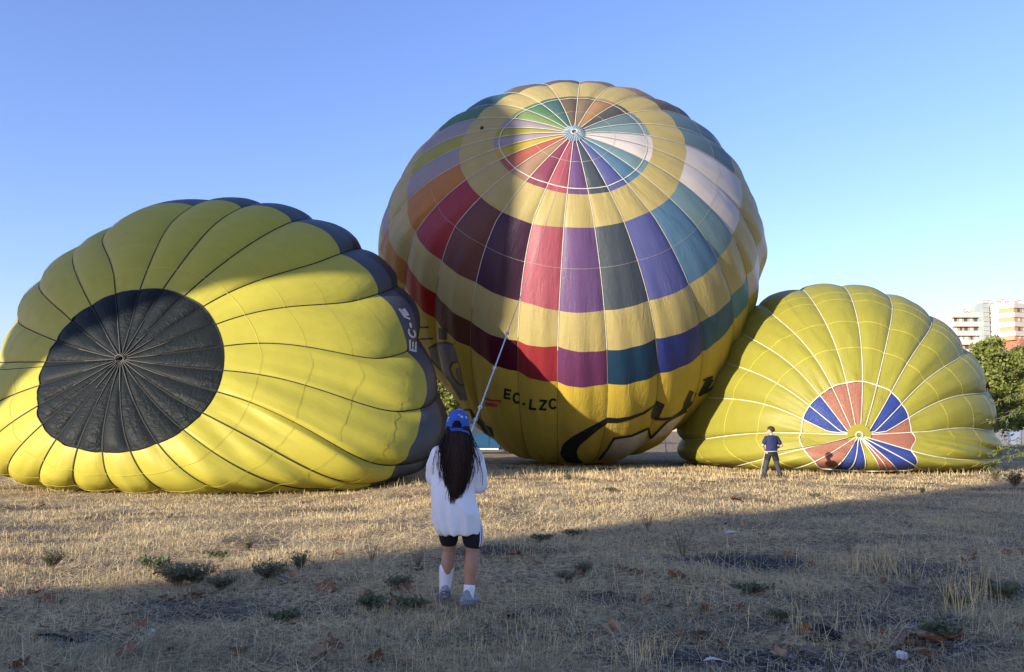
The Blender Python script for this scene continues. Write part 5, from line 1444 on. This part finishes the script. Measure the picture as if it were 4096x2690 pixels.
# socks and trainers
for (A, up, toe, z1) in ((LA, np.array([-.108, .085, .300]), np.array([-.155, .235, .030]), .25), (RA, np.array([.092, -.017, .165]), np.array([.160, .125, .030]), .17)):
    bm = bmesh.new(); chain(bm, [up, A * .5 + up * .5, A], [.064 if A is LA else .050, .055 if A is LA else .047, .044], 16)
    fuse('sock', bm, .006, M_SOCK, girl, 2, lambda c: .0009 * math.sin(c[2] * 240 + c[0] * 60))
    d = toe - A; d[2] = 0; d /= np.linalg.norm(d); heel = A - d * .066; heel[2] = .052
    lift = .050 if A is LA else 0.0
    bm = bmesh.new()
    chain(bm, [heel + [0, 0, .02 + lift], A + [0, 0, -.020], A + d * .06 + [0, 0, -.032], A + d * .14 + [0, 0, -.044]], [.045, .050, .048, .038], 14)
    caps(bm, A + d * -.045 + np.array([0, 0, .035 + lift * .5]), .030, A + d * .03 + np.array([0, 0, .02]), .046, 14)
    caps(bm, heel + [0, 0, lift * .9], .042, A + d * .15 + np.array([0, 0, -.048]), .038, 14)
    so = fuse('shoe', bm, .007, M_SHOE, girl, 2, lambda c: .003 * math.sin(c[2] * 190 + c[0] * 60))
    bm = bmesh.new()
    sd_ = np.array([-d[1], d[0], 0])
    outl = [(-.112, .0), (-.095, .038), (-.03, .045), (.06, .050), (.13, .046), (.182, .023), (.193, 0), (.182, -.023), (.13, -.045), (.06, -.045), (-.03, -.043), (-.095, -.036)]
    lo = []; hi = []
    for t, s in outl:
        zl = max(0, lift * (1 - (t + .11) / .26)) * 1.9
        p = np.array([A[0], A[1], 0]) + d * t + sd_ * s
        lo.append(bm.verts.new((p[0], p[1], .002 + zl))); hi.append(bm.verts.new((p[0], p[1], .040 + zl)))
    bm.faces.new(lo); bm.faces.new(hi)
    for i in range(len(lo)): bm.faces.new((lo[i], lo[(i + 1) % len(lo)], hi[(i + 1) % len(lo)], hi[i]))
    obj_bm('sole', bm, M_SOLE, so)
# hair
r = np.random.default_rng(4)
bm = bmesh.new()
loft(bm, [(-.012, -.02, 1.56, .075, .075), (-.012, -.025, 1.50, .090, .085), (-.010, -.045, 1.44, .108, .075), (-.005, -.075, 1.37, .112, .058), (-.003, -.105, 1.30, .118, .042), (-.006, -.122, 1.20, .112, .030), (-.012, -.132, 1.12, .090, .022), (-.022, -.138, 1.06, .055, .012)], 24)
M_HAIRB = mat_simple('black_hair_mass', (.006, .0035, .003, 1), .6, .15)
hv = fuse('hair', bm, .010, M_HAIRB, girl, 2)
SV, SF = [], []
zs = np.array([1.52, 1.45, 1.336, 1.223, 1.11, .997, .922, .865])
xl = np.array([-.095, -.118, -.142, -.140, -.134, -.126, -.12, -.115]); xr = np.array([.078, .104, .128, .122, .112, .085, .055, .04])
for i in range(760):
    u = r.beta(1.25, 1.25); zend = .90 + .19 * r.random() ** 1.1 + .26 * max(0, abs(u - .42) - .31)
    if r.random() < .07: zend = .86 + .05 * r.random(); u = .25 + .35 * r.random()
    z = np.linspace(1.51, zend, 12)
    L_ = np.interp(-z, -zs, xl); R_ = np.interp(-z, -zs, xr)
    uu = u + np.cumsum(r.normal(0, .014, 12)) + (.025 + .03 * np.linspace(0, 1, 12)) * np.sin(z * (22 + 12 * r.random()) + r.random() * 6)
    x = L_ + (R_ - L_) * uu
    back = np.interp(-z, [-1.51, -1.44, -1.37, -1.30, -1.2, -1.1, -.9], [-.085, -.105, -.128, -.142, -.152, -.156, -.162])
    cv = np.clip(1 - (2 * u - 1) ** 2, 0, 1) ** .5
    y = back * (.42 + .58 * cv) + .002 * r.normal() - .012 * r.random()
    # keep outside the shirt
    rad = .0034 * (.6 + .8 * r.random())
    v, f = tube_arrays(np.stack([x, y, z], -1), np.linspace(rad, rad * .35, 12), 4, False)
    o = len(SV); SV += v; SF += [tuple(o + a for a in q) for q in f]
# a few loose locks over the shoulders
for (x0, x1, ze, n_) in ((-.10, -.205, 1.10, 4), (-.10, -.178, 1.16, 6), (-.09, -.160, 1.05, 5), (.08, .165, 1.12, 6), (.07, .185, 1.20, 5), (.09, .205, 1.02, 3)):
    for _ in range(n_):
        t = np.linspace(0, 1, 12); z = 1.47 + (ze - 1.47) * t + .015 * r.normal()
        x = x0 + (x1 - x0) * np.sin(np.minimum(t * 1.15, 1) * 1.57) ** 1.3 + .008 * r.normal() + .008 * np.sin(t * 7 + r.random() * 5)
        y = -.06 - .075 * np.sin(np.minimum(t * 1.6, 1.0) * 1.57) + .01 * r.normal()
        v, f = tube_arrays(np.stack([x, y, z], -1), np.linspace(.003, .0012, 12), 4, False)
        o = len(SV); SV += v; SF += [tuple(o + a for a in q) for q in f]
tag(mesh_np('strands', np.array(SV), SF, M_HAIR, hv, True), kind='stuff')
# cap
bm = bmesh.new()
cc = np.array([-.012, .008, 1.500]); NA, NB = 48, 14
grid = []
for j in range(NB + 1):
    t = j / NB * math.pi / 2
    grid.append([bm.verts.new((cc[0] + .1005 * math.cos(t) ** .85 * math.cos(a), cc[1] + .118 * math.cos(t) ** .85 * math.sin(a), cc[2] + (.150 * math.sin(t) - .020 * (1 - math.sin(t)) * max(0, -math.sin(a))))) for a in np.linspace(0, 2 * math.pi, NA + 1)[:-1]] if j < NB else [bm.verts.new((cc[0], cc[1], cc[2] + .150))])
for j in range(NB):
    for i in range(NA):
        a = (i + .5) / NA * 2 * math.pi; da = abs(a - 1.5 * math.pi)
        if j < 4 and da < .47 * math.cos(j / 4.4 * 1.57): continue      # opening at the back
        if j < NB - 1: bm.faces.new((grid[j][i], grid[j][(i + 1) % NA], grid[j + 1][(i + 1) % NA], grid[j + 1][i]))
        else: bm.faces.new((grid[j][i], grid[j][(i + 1) % NA], grid[NB][0]))
cp = obj_bm('cap', bm, M_CAP, girl, True)
sm = cp.modifiers.new('thick', 'SOLIDIFY'); sm.thickness = .004; sm.offset = 1
bm = bmesh.new()
P_ = [(cc[0] + .103 * math.cos(a), cc[1] + .121 * math.sin(a), cc[2] - .021 + .004 * math.sin(3 * a)) for a in np.radians(np.linspace(222, 322, 16))]
for k in (-.009, 0, .009): add_tube(bm, [(x, y, z + k) for x, y, z in P_], .005, 6)
for k in (-.007, .001): add_tube(bm, [(.028, -.120, 1.476 + k), (.055, -.121, 1.472 + k), (.082, -.112, 1.460 + k), (.093, -.100, 1.444 + k)], .005, 6)
obj_bm('strap', bm, M_CAP, cp, True)
bm = bmesh.new()
vis = []
for q, zf in ((0, 0), (1, -.006)):
    vis.append([bm.verts.new((cc[0] + (.098 - .006 * q) * math.cos(a) * (1 if True else 1), cc[1] + .112 * math.sin(a) + q * .085 * math.sin(a), cc[2] + .004 - .022 * q)) for a in np.radians(np.linspace(12, 168, 20))])
for i in range(19): bm.faces.new((vis[0][i], vis[0][i + 1], vis[1][i + 1], vis[1][i]))
vz = obj_bm('visor', bm, M_CAP, cp, True); sm = vz.modifiers.new('thick', 'SOLIDIFY'); sm.thickness = .004
bm = bmesh.new(); ell(bm, (cc[0], cc[1], cc[2] + .152), (.008, .008, .005), 2); obj_bm('button', bm, M_CAP, cp, True)
def on_cap(x, z):
    s = (z - cc[2]) / .150; t = math.asin(max(-1, min(1, s))); ca = max(-1, min(1, (x - cc[0]) / (.1005 * math.cos(t) ** .85))); a = -math.acos(ca)
    return np.array([x, cc[1] + .118 * math.cos(t) ** .85 * math.sin(a) - .004, z])
for x, z, s, m_, nm in ((.006, 1.602, (.013, .006, .011), M_GOLD, 'badge'), (.028, 1.588, (.012, .004, .011), M_PINW, 'badge'), (.060, 1.583, (.010, .005, .010), M_PINW, 'badge'), (-.084, 1.580, (.008, .005, .012), M_PINW, 'badge'), (-.090, 1.556, (.010, .006, .014), M_GOLD, 'badge')):
    bm = bmesh.new(); ell(bm, on_cap(x, z), s, 2); obj_bm(nm, bm, m_, cp, True)

# ------------------------------------------------------------------ crown rope held by the person in white
M_ROPE, rn, rp_, ro = new_mat('white_braided_rope')
rp_.inputs['Roughness'].default_value = .85
tcr = rn.nodes.new('ShaderNodeTexCoord'); wv = rn.nodes.new('ShaderNodeTexWave'); wv.inputs['Scale'].default_value = 9; wv.inputs['Distortion'].default_value = 1.5; wv.bands_direction = 'Y'
rn.links.new(tcr.outputs['Object'], wv.inputs['Vector']); cr_ = rn.nodes.new('ShaderNodeValToRGB'); cr_.color_ramp.elements[0].color = (.30, .32, .36, 1); cr_.color_ramp.elements[1].color = (.62, .63, .66, 1)
rn.links.new(wv.outputs['Fac'], cr_.inputs['Fac']); rn.links.new(cr_.outputs[0], rp_.inputs['Base Color'])
M_LINE_P = mat_simple('thin_grey_line', (.30, .28, .26, 1), .8)
H1 = gw + hL; H0 = gw + hR
rope = empty('crown_rope', (0, 0, 0)); tag(rope, 'long white rope from the person in white up to the crown of the tall balloon', 'rope')
def rope_pt(t): 
    p = H1 + (ROPE_END - H1) * t; p = p.copy(); p[2] -= .9 * t * (1 - t); return p
def t_at_y(py):
    best = min(np.linspace(0.0, .6, 1200), key=lambda t: abs(prow(rope_pt(t)) - py)); return best
def prow(P):
    q = P - CAM; d = q @ FV; return (1345 + 158 - FPX * (q @ UV_) / d) / PS
tk1 = t_at_y(775)
ts = np.linspace(0, tk1, 40)
tube('thick_rope', [H0 + np.array([-.01, -.02, -.62]), H0 + np.array([0, -.03, -.3]), H0 - rd * .06, H0, H1] + [rope_pt(t) for t in ts[1:]], .0085, M_ROPE, rope, 8)
tube('thin_line', [rope_pt(t) for t in np.linspace(tk1, 1, 40)], np.linspace(.0055, .0065, 40), M_LINE_P, rope, 6)
for py in (775, 857, 948, 975):
    t = t_at_y(py); c = rope_pt(t); D_ = c[1]
    bm = bmesh.new(); s_ = .015 + .0006 * D_
    e1_ = np.cross(rd, [0, 0, 1]); e1_ /= np.linalg.norm(e1_); e2_ = np.cross(rd, e1_)
    add_tube(bm, [c + s_ * .62 * (math.cos(a) * e1_ + math.sin(a) * e2_) + rd * s_ * .35 * math.sin(1.5 * a) for a in np.linspace(0, 4 * math.pi, 26)], s_ * .5, 6)
    obj_bm('knot', bm, M_ROPE, rope, True)

# ------------------------------------------------------------------ man in navy
MX, MY = 8.80, 27.15
MZ = float(terrain(MX, MY)) - .01
man = empty('person', (MX, MY, MZ)); tag(man, 'person with curly brown hair, navy t-shirt and dark grey trousers, legs apart', 'person')
M_NAVY = mat_simple('navy_cotton', (.020, .026, .080, 1), .85, .2, var=.1, scale=6)
M_TRB = mat_simple('black_trousers', (.018, .018, .020, 1), .8, .2)
M_TRG = mat_simple('charcoal_trousers', (.045, .045, .052, 1), .8, .2)
M_BOOT = mat_simple('dark_boot', (.03, .027, .025, 1), .7)
M_CURL = mat_simple('dark_brown_curls', (.055, .030, .018, 1), .6, .4, var=.3, scale=30)
bm = bmesh.new()
loft(bm, [(.01, 0, .90, .16, .11), (.015, 0, 1.02, .15, .105), (.02, 0, 1.20, .175, .115), (.025, 0, 1.36, .185, .11), (.02, 0, 1.43, .15, .085), (.015, .01, 1.50, .07, .06)])
chain(bm, [(.015, .0, 1.46), (.0, .02, 1.57)], [.066, .056])
# head turned to the left
hc = np.array([-.005, .02, 1.655])
ell(bm, hc, (.092, .080, .112)); ell(bm, hc + [-.05, .012, -.06], (.058, .055, .060)); ell(bm, hc + [-.103, .02, -.012], (.020, .013, .024)); ell(bm, hc + [-.092, .018, -.052], (.014, .024, .011)); ell(bm, hc + [-.085, .016, -.085], (.022, .028, .022))
for s in (-1, 1): ell(bm, hc + [.008, .010 + s * .080, -.015], (.022, .012, .032), 2)
SLm, SRm = np.array([-.165, 0, 1.405]), np.array([.205, 0, 1.405])
ELm, ERm = np.array([-.285, .02, 1.145]), np.array([.37, .03, 1.15])
gpL, gpR = np.array([-.165, .135, 1.00]), np.array([.10, .185, 1.02])
WLm, WRm = np.array([-.215, .075, 1.03]), np.array([.20, .145, 1.04])
chain(bm, [SLm, ELm, (ELm + WLm) / 2 + [0, .01, 0], WLm], [.058, .045, .041, .030]); chain(bm, [SRm, ERm, (ERm + WRm) / 2, WRm], [.058, .045, .041, .030])
hand_on(bm, WLm, gpL, (1, .15, .05), -1, 1.05); hand_on(bm, WRm, gpR, (1, -.1, .05), 1, 1.05)
for (hx, kx, ax) in ((-.095, -.185, -.265), (.115, .195, .295)):
    chain(bm, [(hx, 0, .88), ((hx + kx) / 2, .01, .68), (kx, .015, .48), ((kx + ax) / 2, -.005, .30), (ax, 0, .10)], [.10, .085, .062, .058, .042], 14)
    chain(bm, [(ax, 0, .08), (ax + (.03 if ax > 0 else -.02), .12, .04)], [.042, .034])
fuse('body', bm, .007, M_SKIN2, man, 3)
bm = bmesh.new(); ell(bm, hc + [-.086, .046, .012], (.010, .012, .009), 2); obj_bm('eye', bm, M_PINW, man, True)
bm = bmesh.new(); ell(bm, hc + [-.086, -.012, .012], (.010, .012, .009), 2); obj_bm('eye', bm, M_PINW, man, True)
bm = bmesh.new()
for s in (-.016, .050): ell(bm, hc + [-.099, s, .012], (.007, .025, .020), 2)
for s in (-.058, .09): add_tube(bm, [hc + [-.098, s * .6 + .008, .018], hc + [-.05, s, .018], hc + [.01, s, .008]], .004, 5)
obj_bm('sunglasses', bm, M_TDRK, man, True)
r = np.random.default_rng(8)
bm = bmesh.new(); ell(bm, hc + [.020, .0, .045], (.105, .096, .092))
hcap = fuse('hair', bm, .012, M_CURL, man, 1)
bm = bmesh.new()
for _ in range(240):
    d = r.normal(0, 1, 3); d /= np.linalg.norm(d); d[2] = abs(d[2]) * 1.1 - .55
    if d[0] < -.35 and d[2] < .25: d[0] = abs(d[0])
    d /= np.linalg.norm(d)
    c = hc + np.array([.018, 0, .040]) + d * np.array([.108, .100, .096]); t = np.cross(d, r.normal(0, 1, 3)); t /= np.linalg.norm(t); b_ = np.cross(d, t); R_ = .013 + .010 * r.random()
    add_tube(bm, [c + d * .004 * k + R_ * (math.cos(a) * t + math.sin(a) * b_) for k, a in enumerate(np.linspace(0, 5.2, 7))], [.005, .007, .008, .008, .007, .006, .003], 5)
tag(obj_bm('curls', bm, M_CURL, hcap, True), kind='stuff')
bm = bmesh.new()
loft(bm, [(.015, .0, 1.505, .085, .072), (.018, -.004, 1.475, .145, .092), (.02, -.006, 1.43, .200, .118), (.02, -.008, 1.34, .208, .132), (.02, -.008, 1.20, .196, .132), (.015, -.008, 1.06, .190, .130), (.012, -.006, .945, .196, .130)], 32)
chain(bm, [(-.155, 0, 1.405), (-.225, .008, 1.25)], [.082, .082], 16); chain(bm, [(.195, 0, 1.405), (.285, .012, 1.25)], [.082, .082], 16)
fuse('t_shirt', bm, .011, M_NAVY, man, 4, lambda c: .007 * mnoise.noise(Vector((c[0] * 9, c[1] * 9, c[2] * 6))) + .005 * math.sin((c[0] * .7 + c[2]) * 40) * max(0, 1 - abs(c[2] - 1.05) / .15))
bm = bmesh.new()
loft(bm, [(.012, 0, .96, .182, .122), (.012, -.005, .87, .196, .135), (.01, -.005, .80, .185, .125)], 28)
for (hx, kx) in ((-.095, -.185), (.115, .195)): chain(bm, [(hx, 0, .84), ((hx * .45 + kx * .55), .008, .66)], [.112, .100], 18)
fuse('trousers', bm, .010, M_TRB, man, 3)
for (hx, kx, ax) in ((-.095, -.185, -.265), (.115, .195, .295)):
    bm = bmesh.new(); chain(bm, [(hx * .42 + kx * .58, .010, .655), (kx, .015, .48), (kx * .5 + ax * .5, .0, .30), (ax, 0, .165)], [.100, .083, .076, .072], 18)
    fuse('trouser_leg', bm, .010, M_TRG, man, 3, lambda c: .006 * mnoise.noise(Vector((c[0] * 12, c[1] * 12, c[2] * 9))))
    bm = bmesh.new(); chain(bm, [(ax, 0, .20), (ax, 0, .115)], [.070, .072], 16); fuse('cuff', bm, .010, M_TRB, man, 2, lambda c: .005 * math.sin(c[2] * 90))
    bm = bmesh.new(); s_ = .03 if ax > 0 else -.02
    chain(bm, [(ax, -.03, .06), (ax + s_ * .4, .05, .055), (ax + s_, .14, .04)], [.052, .052, .042], 14); caps(bm, (ax, -.01, .09), .05, (ax, 0, .15), .05)
    fuse('boot', bm, .010, M_BOOT, man, 2)
bm = bmesh.new(); add_box(bm, (.235, -.06, .66), (.012, .03, .14), .2, .004); obj_bm('tag', bm, M_BLU, man)
# his line: round the waist, off to the striped crown and down to the grass
M_LINE_D = mat_simple('dark_line', (.05, .045, .04, 1), .8)
ln = empty('handling_line', (0, 0, 0)); tag(ln, 'pale line round the waist of the person in navy, running dark to the striped crown', 'rope')
mw = np.array([MX, MY, MZ])
tube('waist_loop', [mw + [.012 + .222 * math.cos(a), -.006 + .160 * math.sin(a), .955 + .01 * math.cos(a)] for a in np.radians(np.linspace(170, 372, 20))], .012, M_TWHT, ln, 6)
tube('crown_line', spline([mw + [.23, .02, .955], (mw + [.23, 0, .955]) * .5 + (cptR + cnR * .1) * .5 + [0, 0, -.06], cptR + cnR * .1], 20), .010, M_LINE_D, ln, 5)
tube('hanging_line', spline([mw + [-.21, -.02, .96], mw + [-.32, -.05, .55], mw + [-.41, -.06, .2], mw + [-.44, -.08, .0]], 14), .010, M_TWHT, ln, 5)
# dark skirt cloth that droops from the right balloon in the gap
sk = [at_depth((2500 + x / 4.76) / PS, (1650 + y / 4.76) / PS, 38.5) for x, y in ((835, 395), (890, 370), (980, 555), (940, 640), (960, 760), (990, 830), (930, 900), (890, 900), (905, 780), (880, 620), (850, 520))]
